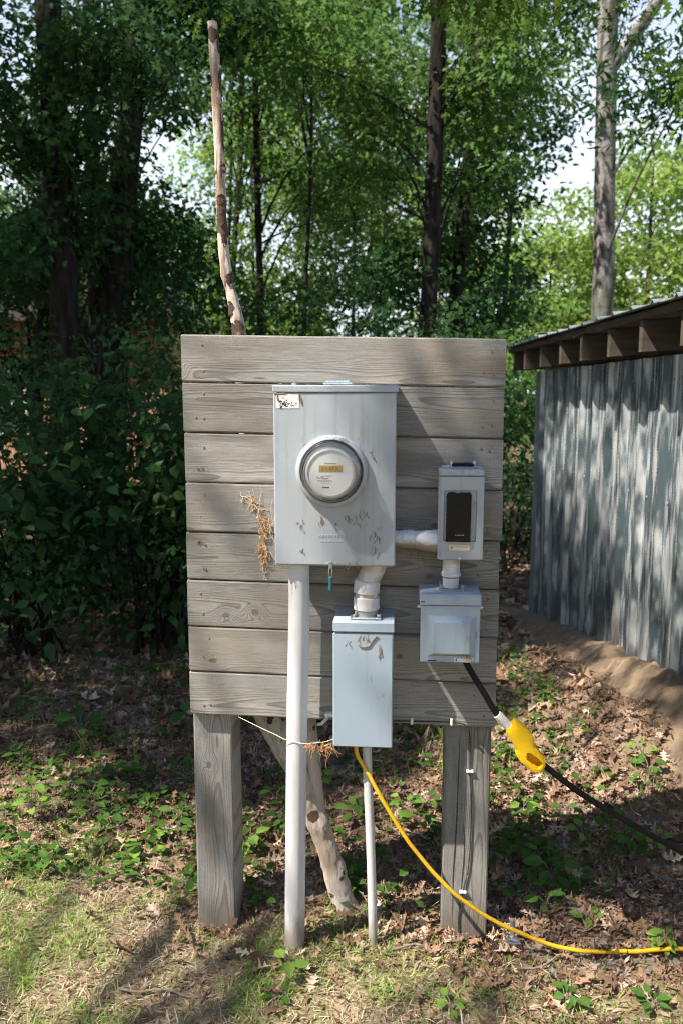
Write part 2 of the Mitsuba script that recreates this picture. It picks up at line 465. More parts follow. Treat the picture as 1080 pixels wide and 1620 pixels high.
def clumps(r, centres, radius, per, size, tint, template, flat=0.5, droop=0.25):
    """Leaf sprays: each clump an uneven flattened puff of leaves on short twigs."""
    n = len(centres)
    radius = np.broadcast_to(radius, (n,))
    k = np.repeat(np.arange(n), per)
    m = len(k)
    d = unit(r.normal(size=(m, 3)))
    off = d * (r.random(m) ** 0.45)[:, None] * radius[k][:, None] * np.array([1, 1, flat])
    pos = centres[k] + off
    along = unit(d * np.array([1, 1, 0.4]) + r.normal(size=(m, 3)) * 0.55 + np.array([0, 0, -droop]))
    up = unit(np.array([0, 0, 1.0]) + r.normal(size=(m, 3)) * 0.55)
    shade = (0.75 + 0.5 * r.random(n))[k] * (0.75 + 0.5 * r.random(m))
    col = np.asarray(tint) * shade[:, None]
    yel = (r.random(n) ** 2)[k][:, None] * 0.5
    col = col * (1 - yel) + col * np.array([1.6, 1.15, 0.7]) * yel
    return lay(template, pos, along, up, size * (0.65 + 0.6 * r.random(m)), np.clip(col, 0, 0.9))


def in_crown(r, c, rad, n, gap=0.50, seed=0):
    out = []
    while sum(map(len, out)) < n:
        d = unit(r.normal(size=(n * 2, 3))) * (r.random(n * 2) ** 0.42)[:, None]
        p = np.asarray(c) + d * np.asarray(rad)
        out.append(p[meshkit.noise(p * 1.1, seed) > gap])
    return np.vstack(out)[:n]


def tree(name, label, base, top, r0, r1, crowns, per, size, tint, template, seed, bark='dark_bark', limb=0.2, clump_r=0.45, group=None, bend=0.15, carve=None, thin=1.0):
    r = np.random.default_rng(seed)
    t = thing(name, label, 'tree', group)
    base, top = np.asarray(base, float), np.asarray(top, float)
    s = np.linspace(0, 1, 14)[:, None]
    path = base + (top - base) * s + np.concatenate([bend * (meshkit.noise(np.c_[s * 3, 0 * s + seed, 0 * s], 1) - 0.5)[:, None], bend * (meshkit.noise(np.c_[s * 3, 0 * s + seed, 0 * s], 2) - 0.5)[:, None], 0 * s], 1) * np.minimum(1, s * 4)
    part(t, 'trunk', tube(path, np.linspace(r0, r1, 14) * (1 + 0.5 * np.exp(-np.linspace(0, 14, 14))), 14, rough=0.10, seed=seed), bark, smooth=50)
    bufs, limbs = [], []
    for ci, (c, rad, n) in enumerate(crowns):
        n = int(n * thin)
        cs = in_crown(r, c, rad, n, seed=seed + ci)
        if carve is not None:
            cs = cs[carve(cs, r)]
        for q in cs[r.random(len(cs)) < limb]:
            h = np.clip((q[2] - base[2]) / (top[2] - base[2]) - 0.04 - 0.20 * r.random(), 0.12, 0.97)
            a = np.array([np.interp(h, s[:, 0], path[:, k]) for k in range(3)])
            L = np.linalg.norm(q - a)
            mid = (a + q) / 2 + np.array([0, 0, 0.12 * L]) + r.normal(size=3) * 0.06 * L
            rr = np.clip(0.007 * L + 0.006, 0.006, r0 * 0.4)
            limbs.append(tube(spline([a, mid, q], 7), np.linspace(rr, 0.004, 7), 5, cap=False))
        bufs.append(clumps(r, cs, clump_r * (0.7 + 0.6 * r.random(len(cs))), per, size, tint, template))
    if limbs:
        part(t, 'limbs', cat(limbs), bark, smooth=60)
    leaf_part(t, 'crown', bufs)
    return t


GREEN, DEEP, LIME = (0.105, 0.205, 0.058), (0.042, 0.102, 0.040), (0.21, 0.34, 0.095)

# ------------------------------------------------------------------ the forest behind the board


def trunk_line(px0, py0, px1, py1, y, zb=0.0, zt=9.0):
    """base and top of a trunk that passes two points of the picture at depth y."""
    a, b = spot(px0, py0, y), spot(px1, py1, y)
    d = (b - a) / (b[2] - a[2])
    return a + d * (zb - a[2]), a + d * (zt - a[2])


def crown_at(px, py, y, rx, ry, rz, n):
    return (spot(px, py, y), (rx, ry, rz), n)


b, t_ = trunk_line(95, 480, 80, 20, 6.0)
tree('forest_tree', 'dark forest tree with a thick trunk near the left edge of the photo', b, t_, 0.15, 0.10,
     [crown_at(70, 60, 5.6, 1.5, 1.2, 1.3, 55), crown_at(10, 300, 6.2, 1.3, 1.2, 1.0, 36)], 80, 0.10, DEEP, LOBED, 1, thin=1.0)
b, t_ = trunk_line(63, 480, 72, 20, 7.6)
tree('forest_tree', 'slim dark tree standing just left of the thick trunk at the left edge', b, t_, 0.075, 0.05, [crown_at(120, 200, 7.8, 1.6, 1.2, 1.6, 40)], 80, 0.10, DEEP, OVATE, 2, thin=0.9)
b, t_ = trunk_line(150, 480, 146, 20, 9.0)
tree('forest_tree', 'straight dark tree between the two thick trunks on the left', b, t_, 0.11, 0.07, [crown_at(200, 60, 9.2, 1.8, 1.4, 1.4, 50)], 80, 0.10, DEEP, LOBED, 3, thin=0.9)
b, t_ = trunk_line(188, 480, 216, 20, 6.8)
tree('forest_tree', 'thick dark tree leaning right, nearest trunk to the left of the bare pole', b, t_, 0.175, 0.10,
     [crown_at(235, 40, 6.6, 1.2, 1.2, 0.8, 30), crown_at(150, 420, 7.4, 1.5, 0.9, 0.8, 40), crown_at(260, 420, 7.6, 0.7, 0.9, 0.75, 22)], 80, 0.10, DEEP, LOBED, 4, thin=1.0)
b, t_ = trunk_line(372, 480, 378, 180, 12.0)
tree('forest_tree', 'thin tree directly behind the bare leaning pole', b, t_, 0.06, 0.04, [crown_at(430, 110, 11.5, 1.6, 1.5, 1.4, 48), crown_at(380, 470, 12, 1.7, 1.2, 0.9, 36)], 80, 0.11, GREEN, OVATE, 5, thin=0.6)
b, t_ = trunk_line(407, 500, 404, 270, 11.0)
tree('forest_tree', 'thin tree just right of the bare leaning pole', b, t_, 0.065, 0.04, [crown_at(500, 190, 11, 1.5, 1.5, 1.5, 48), crown_at(470, 400, 11.3, 1.6, 1.2, 1.2, 40)], 80, 0.11, GREEN, LOBED, 6, thin=0.65)
b, t_ = trunk_line(672, 500, 694, 20, 7.0)
tree('forest_tree', 'tall dark tree rising behind the board, right of its middle', b, t_, 0.105, 0.075,
     [crown_at(640, 60, 6.6, 1.6, 1.3, 1.0, 50), crown_at(740, 190, 7.2, 0.95, 1.0, 1.2, 36), crown_at(590, 230, 7.4, 0.8, 1.0, 1.0, 26)], 80, 0.10, GREEN, LOBED, 7, thin=0.7)
b, t_ = trunk_line(714, 510, 728, 340, 8.6)
tree('forest_tree', 'dark tree partly hidden right behind the tall trunk over the board', b, t_, 0.10, 0.06,
     [crown_at(770, 300, 8.6, 0.8, 1.0, 1.3, 34), crown_at(740, 440, 8.8, 0.85, 1.0, 0.8, 30), crown_at(640, 430, 8.8, 0.9, 1.0, 0.8, 28)], 80, 0.10, DEEP, OVATE, 8, thin=0.7)
b, t_ = trunk_line(951, 500, 962, 20, 6.5, 0, 7.5)
pale = tree('pale_trunk_tree', 'tree with a pale grey trunk standing behind the metal shed', b, t_, 0.128, 0.085,
            [crown_at(1090, 60, 5.6, 0.85, 0.8, 1.1, 26), crown_at(860, 60, 7.8, 1.1, 0.7, 0.9, 22), crown_at(1040, -140, 7.4, 1.6, 0.8, 0.8, 22)], 70, 0.12, DEEP, SLIM, 9, bark='pale_bark', bend=0.05, limb=0.05)
q0, q1 = spot(965, 85, 6.5), spot(1050, -15, 6.4)
part(pale, 'fork', tube(spline([q0 - [0, 0, 0.15], (q0 + q1) / 2 + [0.02, 0, -0.06], q1, q1 + [0.5, 0, 1.2]], 10), np.linspace(0.075, 0.035, 10), 10, rough=0.08), 'pale_bark', smooth=50)

MID = [(25, 400, 11.0, 1.5, 1.0, 1.3, 84, DEEP, 'dark leafy tree hiding the roof of the brick house at the left edge'),
       (550, 120, 13.5, 2.0, 1.6, 1.8, 70, GREEN, 'leafy tree filling the gap above the middle of the board'),
       (470, 20, 9.5, 1.7, 1.4, 1.0, 56, GREEN, 'leafy tree whose crown closes the top of the photo left of centre'),
       (800, 40, 10.0, 1.3, 1.3, 1.0, 44, GREEN, 'leafy tree whose crown closes the top of the photo right of centre'),
       (345, 10, 12.5, 1.4, 1.5, 1.2, 40, GREEN, 'leafy tree behind the broken top of the bare pole'),
       (60, 260, 14.0, 2.2, 1.6, 2.6, 80, DEEP, 'dark leafy tree deep in the wood at the left edge'),
       (215, 400, 13.5, 1.5, 1.6, 1.3, 50, DEEP, 'dark leafy tree deep in the wood behind the leaning trunk'),
       (600, 330, 15.0, 2.3, 1.6, 1.6, 74, GREEN, 'leafy tree low behind the middle of the board'),
       (800, 200, 12.0, 1.0, 1.2, 1.0, 34, DEEP, 'dark leafy tree left of the sky gap beside the pale trunk'),
       (70, 500, 10.5, 1.5, 1.0, 1.1, 56, DEEP, 'low dark leafy tree in front of the brick house at the left edge'),
       (760, 470, 12.5, 1.1, 1.2, 1.0, 40, DEEP, 'dark leafy tree above the upper right corner of the board')]
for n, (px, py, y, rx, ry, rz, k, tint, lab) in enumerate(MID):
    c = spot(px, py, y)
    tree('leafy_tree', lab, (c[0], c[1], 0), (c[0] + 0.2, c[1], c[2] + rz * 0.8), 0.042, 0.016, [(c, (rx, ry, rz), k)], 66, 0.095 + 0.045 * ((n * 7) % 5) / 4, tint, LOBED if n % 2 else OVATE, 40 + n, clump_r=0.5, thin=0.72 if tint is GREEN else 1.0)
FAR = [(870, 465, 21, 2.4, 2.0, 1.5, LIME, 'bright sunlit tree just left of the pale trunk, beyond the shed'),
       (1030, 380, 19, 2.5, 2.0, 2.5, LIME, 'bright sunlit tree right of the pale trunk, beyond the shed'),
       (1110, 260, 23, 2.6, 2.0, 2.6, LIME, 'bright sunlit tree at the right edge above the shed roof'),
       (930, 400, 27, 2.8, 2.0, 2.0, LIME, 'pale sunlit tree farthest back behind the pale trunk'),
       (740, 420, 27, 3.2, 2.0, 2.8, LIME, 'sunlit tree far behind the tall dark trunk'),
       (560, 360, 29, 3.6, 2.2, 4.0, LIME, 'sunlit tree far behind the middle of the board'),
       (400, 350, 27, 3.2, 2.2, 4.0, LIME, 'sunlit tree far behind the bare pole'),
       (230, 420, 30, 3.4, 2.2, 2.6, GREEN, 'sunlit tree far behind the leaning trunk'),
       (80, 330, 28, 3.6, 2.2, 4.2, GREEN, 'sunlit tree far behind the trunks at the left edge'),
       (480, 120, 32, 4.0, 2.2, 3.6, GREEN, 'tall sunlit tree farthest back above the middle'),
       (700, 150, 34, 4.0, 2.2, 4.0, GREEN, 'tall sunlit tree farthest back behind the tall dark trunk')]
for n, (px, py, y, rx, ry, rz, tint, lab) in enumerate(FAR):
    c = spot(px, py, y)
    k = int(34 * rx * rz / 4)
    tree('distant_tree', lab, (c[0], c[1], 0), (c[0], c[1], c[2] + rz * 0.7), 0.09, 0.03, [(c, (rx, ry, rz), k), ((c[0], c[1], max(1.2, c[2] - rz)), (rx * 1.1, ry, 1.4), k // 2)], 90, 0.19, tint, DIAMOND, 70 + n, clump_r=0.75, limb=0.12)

rw = np.random.default_rng(55)
cw = np.c_[rw.uniform(-26, 26, 1500), rw.uniform(37, 46, 1500), rw.uniform(0.4, 7.5, 1500)]
cw = cw[cw[:, 2] < 3.2 + 4.5 * meshkit.noise(np.c_[cw[:, 0] * 0.35, 0 * cw[:, 0], 0 * cw[:, 0]], 3)]
leaf_part(None, 'distant_wood', [clumps(rw, cw, 1.0, 60, 0.34, (0.13, 0.22, 0.045), DIAMOND)])
labels['distant_wood'] = {'kind': 'stuff', 'label': 'far sunlit wood closing the view behind all trees', 'category': 'wood'}
az = rw.uniform(math.radians(155), math.radians(385), 520)       # the wood goes on round the clearing, behind the camera
rr = rw.uniform(17, 25, 520)
cb = np.c_[rr * np.cos(az), rr * np.sin(az), 0.5 + 8.5 * rw.random(520)]
leaf_part(None, 'surrounding_wood', [clumps(rw, cb, 1.5, 34, 0.6, (0.07, 0.14, 0.035), DIAMOND)])
labels['surrounding_wood'] = {'kind': 'stuff', 'label': 'wood round the far side of the clearing, outside the frame', 'category': 'wood'}
tree('oak_tree', 'oak whose bright leafy twigs hang into the top of the photo', (2.2, -0.9, 0), (2.0, 0.2, 6.0), 0.16, 0.06,
     [(spot(640, -40, 2.6), (1.0, 0.6, 0.35), 26), (spot(840, -40, 3.0), (0.6, 0.6, 0.3), 12), (spot(340, -20, 3.4), (0.5, 0.5, 0.25), 8), (spot(1120, 30, 3.2), (0.35, 0.5, 0.6), 12)], 26, 0.10, (0.09, 0.17, 0.03), OAK, 130, clump_r=0.22, limb=0.25)

# ------------------------------------------------------------------ trees outside the frame, up-sun, whose shade dapples the clearing
LIT = []          # (point, radius): gaps in the canopy, given by where their light lands


def lit(x, y, z, r):
    LIT.append((np.array([x, y, z]), r))


for q in [(0.95, 0.95, 0.05, 0.26), (1.1, 1.5, 0.1, 0.22), (1.05, 0.55, 0.1, 0.2), (0.7, 1.5, 0, 0.14), (1.1, 2.2, 0.05, 0.14), (-1.3, 0.9, 0, 0.10), (-0.9, 0.72, 0, 0.11), (-1.7, 0.75, 0, 0.13), (-1.0, 1.3, 0, 0.08), (-0.55, 0.85, 0, 0.08), (-1.5, 1.5, 0, 0.07), (-0.68, -0.15, 0, 0.26), (-0.72, -0.5, 0, 0.3), (-0.95, -0.35, 0, 0.46), (-0.45, -0.35, 0, 0.34), (-1.5, 0.05, 0, 0.46), (-0.05, -0.4, 0, 0.2), (-0.75, 0.15, 0, 0.24), (-1.2, 0.5, 0, 0.16), (-0.1, 0.32, 0, 0.26), (0.15, 0.2, 0, 0.2), (0.08, 0.6, 0, 0.2), (-0.28, 0.15, 0, 0.14),
          (0.22, -0.2, 0, 0.22), (0.72, -0.33, 0, 0.18), (1.05, -0.25, 0, 0.18), (0.9, 0.75, 0, 0.22), (1.15, 1.0, 0.1, 0.26), (0.75, 1.1, 0, 0.15), (1.35, 0.7, 0.2, 0.18), (1.4, 1.7, 0.2, 0.16), (0.3, 1.0, 0, 0.14), (-0.45, 0.55, 0, 0.12),
          (-0.38, 0, 0.40, 0.16), (-0.38, 0, 0.12, 0.14), (-0.13, -0.07, 0.25, 0.15), (-0.13, -0.07, 0.6, 0.13), (0.08, -0.05, 0.3, 0.12), (0.38, 0.0, 0.25, 0.10),
          (-0.12, -0.12, 1.32, 0.07), (-0.06, -0.12, 1.24, 0.05), (0.02, -0.12, 1.52, 0.045), (0.06, -0.11, 0.86, 0.10), (0.08, -0.11, 0.72, 0.07), (0.27, 0, 1.56, 0.04), (0.30, -0.13, 1.0, 0.05), (0.33, -0.09, 1.42, 0.03),
          (-2.0, 2.2, 1.25, 0.08), (-1.75, 2.2, 0.8, 0.06), (-1.25, 2.5, 1.5, 0.08), (-0.95, 2.5, 0.7, 0.05), (-1.5, 2.3, 1.6, 0.07), (-2.2, 2.2, 0.6, 0.06),
          (-0.36, 0.3, 2.6, 0.14), (-0.36, 0.3, 2.3, 0.14), (-0.35, 0.3, 2.0, 0.10),
          (1.5, 3.65, 1.38, 0.15), (1.5, 3.3, 1.28, 0.12), (1.5, 2.95, 1.40, 0.16), (1.5, 2.6, 1.35, 0.13), (1.5, 2.3, 1.42, 0.16), (1.5, 2.0, 1.35, 0.14), (1.5, 1.75, 1.42, 0.16), (1.5, 1.45, 1.38, 0.16), (1.5, 1.2, 1.3, 0.15), (1.5, 3.5, 1.12, 0.07), (1.5, 3.1, 1.05, 0.07), (1.5, 2.75, 1.05, 0.10), (1.5, 2.4, 0.95, 0.07), (1.5, 2.1, 1.02, 0.11), (1.5, 1.8, 0.9, 0.07), (1.5, 1.6, 1.1, 0.11), (1.5, 1.3, 1.1, 0.1), (1.5, 1.3, 0.8, 0.07), (1.5, 3.45, 0.9, 0.05)]:
    lit(*q)


def carve(cs, r):
    keep = np.ones(len(cs), bool)
    for p, rad in LIT:
        d = cs - p
        a = d @ SUN
        off = np.linalg.norm(d - a[:, None] * SUN, axis=1)
        keep &= ~((a > 0) & (off < rad * 1.25 + 0.04 + 0.08 * r.random(len(cs))) & (r.random(len(cs)) < (0.95 if p[0] > 1.45 else 1.0)))
    a = cs[:, 1] / SUN[1]                       # thinner leafage where the light for the board comes through
    u, w = cs[:, 0] - a * SUN[0], cs[:, 2] - a * SUN[2]
    on = (a > 0) & (np.abs(u) < 0.75) & (w > 0.0) & (w < 2.2)
    thin = np.where(u < -0.15, 0.44, np.where(u < 0.17, 0.60, 0.18))
    return keep & ~(on & (r.random(len(cs)) < thin))


SHADE = [((-4.8, -3.4, 0), (-4.8, -3.2, 7.8), [((-4.3, -1.6, 7.2), (2.2, 1.9, 1.3), 620)], 'shade tree outside the frame beside the clearing, casting dappled light on the board'),
         ((-6.9, 1.2, 0), (-6.4, 1.0, 9.0), [((-5.6, 0.6, 7.4), (2.3, 1.9, 1.4), 620), ((-7.2, 1.6, 5.0), (1.6, 1.6, 1.4), 150)], 'shade tree outside the frame beyond the lawn, left of the shrubs'),
         ((-7.5, 4.6, 0), (-7.4, 4.4, 11.0), [((-6.6, 3.8, 8.2), (2.4, 2.4, 1.8), 560), ((-6.6, 4.0, 4.6), (1.8, 2.0, 1.6), 170)], 'shade tree outside the frame at the left, at the edge of the wood'),
         ((-3.4, 1.0, 0), (-3.6, 0.8, 8.2), [((-3.1, 1.0, 7.6), (1.9, 2.0, 0.9), 420)], 'shade tree outside the frame, between the lawn and the shrubs'),
         ((-9.6, 7.5, 0), (-9.4, 7.5, 13.0), [((-8.6, 7.0, 10.0), (2.8, 2.8, 2.6), 330), ((-8.0, 7.0, 5.0), (2.2, 2.4, 2.0), 150)], 'tall shade tree outside the frame, deep in the wood at the left')]
for n, (b0, t0, cr, lab) in enumerate(SHADE):
    tree('shade_tree', lab, b0, t0, 0.17, 0.06, cr, 40, 0.10, DEEP, DIAMOND, 100 + n, clump_r=0.24, limb=0.10, carve=carve)

# ------------------------------------------------------------------ shrubs


def shrub(label, c, rad, n, seed, tint=DEEP, size=0.085, stems=9, big=0, group=None):
    r = np.random.default_rng(seed)
    t = thing('shrub', label, 'shrub', group)
    c = np.asarray(c, float)
    d = unit(r.normal(size=(n, 3))) * (r.random(n) ** 0.4)[:, None]
    cs = c + d * np.asarray(rad)
    cs = cs[cs[:, 2] > 0.1]
    st = []
    for k in r.choice(len(cs), min(stems * 3, len(cs)), replace=False):
        a = np.array([c[0] + r.normal() * rad[0] * 0.25, c[1] + r.normal() * rad[1] * 0.25, 0.0])
        q = cs[k]
        st.append(tube(spline([a, (a * 0.6 + q * 0.4) + [0, 0, 0.25 * q[2]], q], 7), np.linspace(0.011, 0.003, 7), 5, cap=False))
    part(t, 'stems', cat(st), 'dark_bark', smooth=60)
    h_ = len(cs) * 3 // 5
    leaf_part(t, 'foliage', [clumps(r, cs[:h_], 0.20, 20, size, tint, OVATE, flat=0.7, droop=0.5), clumps(r, cs[h_:], 0.24, 40, size * 0.55, np.array(tint) * 1.35, LOBED, flat=0.8, droop=0.3)])
    if big:
        f = c[None] + np.c_[r.uniform(-1, 1, big) * rad[0] * 0.95, -np.asarray(rad[1]) * r.uniform(0.55, 1.05, big), r.uniform(-0.85, 0.75, big) * rad[2]]
        al = np.c_[r.normal(size=big), -0.5 + 0.5 * r.normal(size=big), -0.5 + 0.3 * r.normal(size=big)]
        up = unit(np.array([0, -0.45, 1.0]) + r.normal(size=(big, 3)) * 0.35)
        for k in range(big):
            col = np.array(tint) * r.uniform(0.9, 1.9)
            v, fa, cc = lay(OVATE, f[k:k + 1], al[k:k + 1], up[k:k + 1], r.uniform(0.08, 0.125), col[None])
            part(t, 'leaf', (v, fa), 'leaf', color=cc)
    return t


shrub('broad-leaved dark shrub at the left edge of the photo, nearest the lawn', (-2.05, 2.75, 0.95), (0.75, 0.6, 0.95), 130, 201, size=0.10, big=70)
shrub('broad-leaved dark shrub touching the left side of the wooden board', (-1.15, 3.1, 0.95), (0.65, 0.65, 0.98), 130, 202, size=0.10, big=60)
shrub('dark shrub farther back, above and behind the two nearest shrubs on the left', (-1.9, 4.3, 1.2), (1.2, 0.7, 1.15), 140, 203)
shrub('dark shrub hidden for the most part behind the wooden board', (0.0, 4.6, 1.0), (1.1, 0.8, 1.05), 130, 204)
shrub('dark shrub in the narrow gap between the board and the shed', (1.25, 5.4, 1.0), (0.8, 0.7, 1.2), 110, 205)
shrub('shrub standing behind the far end of the shed', (2.1, 6.4, 1.3), (1.0, 0.8, 1.3), 100, 206, tint=GREEN)
shrub('leafy undergrowth bush above the left end of the board', (-1.2, 6.4, 1.8), (1.6, 0.8, 1.4), 200, 207)
shrub('leafy undergrowth bush above the middle of the board', (0.6, 6.6, 1.75), (1.6, 0.8, 1.4), 210, 208)

# ------------------------------------------------------------------ brick house far left
house = thing('brick_house', 'orange brick house glimpsed between the leaves at the left', 'house')
part(house, 'wall', cat([box((-7.2, 13.06, 1.5), (8.0, 0.12, 3.0), 0.01)]), 'brick')
part(house, 'wall', cat([box((-3.26, 16.0, 1.5), (0.12, 5.76, 3.0), 0.01)]), 'brick')
part(house, 'roof', prism(Polygon([(-11.6, 3.0), (-2.8, 3.0), (-4.5, 4.6), (-9.9, 4.6)]), 12.6, 19.4), 'shingle')
wn = part(house, 'window', cat([box((-6.15, 12.985, 1.55), (0.72, 0.05, 1.2), 0.005)]), 'white_trim')
part(wn, 'pane', cat([box((-6.15, 12.955, 1.82), (0.58, 0.012, 0.5), 0.002), box((-6.15, 12.955, 1.27), (0.58, 0.012, 0.5), 0.002)]), 'window_glass')

# ------------------------------------------------------------------ the metal shed on the right
shed = thing('metal_shed', 'open-eaved shed clad in streaked corrugated metal', 'shed')
WX = 1.503


def ribbed(y0, y1, z0, z1, x=WX, out=-1, pitch=0.262, phase=0.0):
    ys, hs = [y0], [0.0]
    k = math.ceil((y0 - phase) / pitch)
    while phase + k * pitch < y1:
        c = phase + k * pitch
        for dy, h in ((-0.024, 0), (-0.012, 0.026), (0.012, 0.026), (0.024, 0)):
            if y0 < c + dy < y1:
                ys.append(c + dy); hs.append(h)
        for dy in (0.09, 0.17):
            for e, h in ((-0.008, 0), (0, 0.004), (0.008, 0)):
                if y0 < c + dy + e < y1:
                    ys.append(c + dy + e); hs.append(h)
        k += 1
    ys.append(y1); hs.append(0.0)
    o = np.argsort(ys, kind='stable')
    ys, hs = np.array(ys)[o], np.array(hs)[o]
    outline = np.r_[np.c_[x + out * hs, ys], np.c_[x + out * (hs - 0.003), ys][::-1]]
    rings = np.stack([np.c_[outline, np.full(len(outline), z)] for z in (z0, z1)])
    n = len(outline)
    jj = np.arange(n)
    v = rings.reshape(-1, 3)
    f = np.stack([jj, (jj + 1) % n, (jj + 1) % n + n, jj + n], 1)
    return v, f


for k in range(7):
    y1 = 3.87 - k * 0.786
    part(shed, 'wall_panel', ribbed(y1 - 0.786 + 0.012, y1, -0.1, 1.846, x=WX + 0.0025 * (k % 2), phase=3.87 - 0.03), 'galvanised')
for k in range(7):
    y1 = 3.87 - k * 0.786
    sc = [box((WX - 0.002, y1 - 0.11 - a * 0.262, z), (0.008, 0.011, 0.011), 0.003) for a in range(3) for z in (0.62, 1.17, 1.74)]
    part(shed, 'screws', cat(sc), 'dull_zinc', stuff=True)
part(shed, 'end_wall', cat([box((3.0, 3.85, 0.95), (2.96, 0.03, 2.1), 0.004)]), 'galvanised')
part(shed, 'back_wall', cat([box((4.5, 1.12, 1.0), (0.03, 5.5, 2.2), 0.004)]), 'galvanised')
part(shed, 'corner_trim', cat([box((WX - 0.012, 3.885, 0.87), (0.07, 0.012, 1.95), 0.003), box((WX - 0.026, 3.862, 0.87), (0.006, 0.05, 1.95), 0.002)]), 'roof_metal')
part(shed, 'top_plate', box((WX + 0.055, 1.2, 1.81), (0.09, 5.3, 0.07), 0.004), 'rough_board')
SLOPE = 0.055
for y in (3.86, 3.44, 2.99, 2.51, 2.05, 1.62, 1.20, 0.78, 0.36, -0.06, -0.48, -0.9):
    yy = y + rng.normal() * 0.008
    x0, x1 = 1.272 + rng.normal() * 0.006, 4.6
    v = np.array([(x, yy + d, z + SLOPE * (x - 1.27)) for x in (x0, x1) for d in (-0.02, 0.02) for z in (1.848, 1.978)])
    part(shed, 'rafter', trimesh.Trimesh(v, process=False).convex_hull, 'rough_board')


def roof_slab(z0, z1, x0, x1, y0, y1, wob=0.0, seed=0):
    ys = np.linspace(y0, y1, 50)
    w = wob * (meshkit.fbm(np.c_[ys * 6, 0 * ys, 0 * ys + seed], 3, 4) - 0.5) * 2
    rings = [[(x0 + a, y, z0 + b), (x1, y, z0 + SLOPE * (x1 - x0)), (x1, y, z1 + SLOPE * (x1 - x0)), (x0 + a, y, z1)] for y, a, b in zip(ys, w, w * 0.6)]
    return loft(rings)


part(shed, 'eave_board', roof_slab(1.981, 2.014, 1.262, 1.40, -1.45, 4.02, 0.012), 'rough_board', label='rough brown board along the eave')
part(shed, 'roof_deck', roof_slab(1.991, 2.01, 1.405, 4.7, -1.45, 4.0), 'rough_board')
rp = []
ysr = np.arange(-1.5, 4.06, 0.012)
hs = np.maximum(0, 0.018 - np.abs(((ysr + 0.11) % 0.24) - 0.12) * 0.9) + 0.003
for k in range(7):
    lo, hi = -1.5 + k * 0.795, -1.5 + (k + 1) * 0.795
    m = (ysr >= lo - 0.001) & (ysr <= hi + 0.013)
    rings = [[(1.225, y, 2.016 + h), (4.72, y, 2.016 + h + SLOPE * 3.49), (4.72, y, 2.019 + h + SLOPE * 3.49), (1.225, y, 2.019 + h)] for y, h in zip(ysr[m], hs[m] + 0.003 * (k % 2))]
    part(shed, 'roof_panel', loft(rings), 'roof_metal')

# ------------------------------------------------------------------ the wooden board with its posts (board frame: x right, y away, z up)
YAW = math.radians(-4.2)
RB = np.array([[math.cos(YAW), -math.sin(YAW), 0], [math.sin(YAW), math.cos(YAW), 0], [0, 0, 1]])


def L(m):
    m = as_mesh(m).copy()
    m.vertices = np.asarray(m.vertices) @ RB.T
    return m


def P(u, v, w):
    return RB @ np.array([u, v, w])


board = thing('meter_board', 'grey weathered plank board on two square posts carrying the electric boxes', 'utility board')
TILT = -0.0185
topL = [1.837, 1.7015, 1.557, 1.411, 1.265, 1.120, 0.976, 0.837, 0.700]
wid = [0]


def plank(u0, u1, zt, zb, v0, v1, seg=26, tilt=TILT, wob=0.0013, vertical=False):
    """A plank with eased, slightly uneven edges, with uv along and across its grain."""
    wid[0] += 1
    idn = wid[0]
    h, d, e = zt - zb, v1 - v0, 0.0045
    prof = [(-d / 2, -h / 2 + e), (-d / 2 + e, -h / 2), (d / 2 - e, -h / 2), (d / 2, -h / 2 + e), (d / 2, h / 2 - e), (d / 2 - e, h / 2), (-d / 2 + e, h / 2), (-d / 2, h / 2 - e)]
    mid = [(-d / 2, y) for y in np.linspace(h / 2 - e, -h / 2 + e, 7)[1:-1]]
    prof = prof + mid
    us = np.r_[u0, u0 + 0.003, np.linspace(u0 + 0.02, u1 - 0.02, seg), u1 - 0.003, u1]
    rings, uvs = [], []
    for k, u in enumerate(us):
        s = 1 - (0.0035 / h if k in (0, len(us) - 1) else 0)
        w = wob * 2 * (meshkit.fbm(np.array([[u * 6, i * 3.1 * 0 + (p[1] > 0) * 5.0, idn * 3.3] for i, p in enumerate(prof)]), 3, 9) - 0.5)
        rings.append([(u, (v0 + v1) / 2 + p[0] + w[i] * 0.8, (zt + zb) / 2 + p[1] * s + tilt * (u - u0) + w[i]) for i, p in enumerate(prof)])
        uvs += [(u + idn * 0.0, idn + p[1]) for p in prof]
    v, f = loft(rings)
    uvs += [(u0, idn), (u1, idn)]
    uvs = np.array(uvs)
    if vertical:
        v = np.stack([v[:, 2], v[:, 1], v[:, 0]], 1)
        f = f[:, ::-1]
    return v @ RB.T, f, uvs


for k in range(8):
    j0, j1 = rng.normal(size=2) * 0.0014
    v, f, uvs = plank(-0.457 + j0 - 0.0006 * k, 0.460 + j1 - 0.0006 * k, topL[k] - 0.0010, topL[k + 1] + 0.0010, 0.0 + rng.normal() * 0.0008, 0.026)
    pk = part(board, 'plank', (v, f), 'weathered_wood', uv=uvs)
    h = topL[k] - topL[k + 1]
    for u in (-0.418, -0.40, 0.395, 0.425):
        for w in (0.25, 0.75):
            if rng.random() < 0.62:
                uu, ww = u + rng.normal() * 0.004, topL[k + 1] + h * w + TILT * (u + 0.457) + rng.normal() * 0.006
                n_ = lathe([(0.0, 0.0022), (0.0028, 0.002), (0.0036, 0.0006), (0.0036, -0.004)], 8)
                n_.vertices = np.stack([n_.vertices[:, 0] + uu, -n_.vertices[:, 2], n_.vertices[:, 1] + ww], 1)
                part(pk, 'nail', L(n_), 'mud')


def post(u0, u1, v0, v1, z1, cracks, seed):
    v, f, uvs = plank(-0.25, z1, u1, u0, v0, v1, 40, tilt=0.0, wob=0.0016, vertical=True)
    return part(board, 'post', (v, f), 'weathered_wood', uv=uvs)


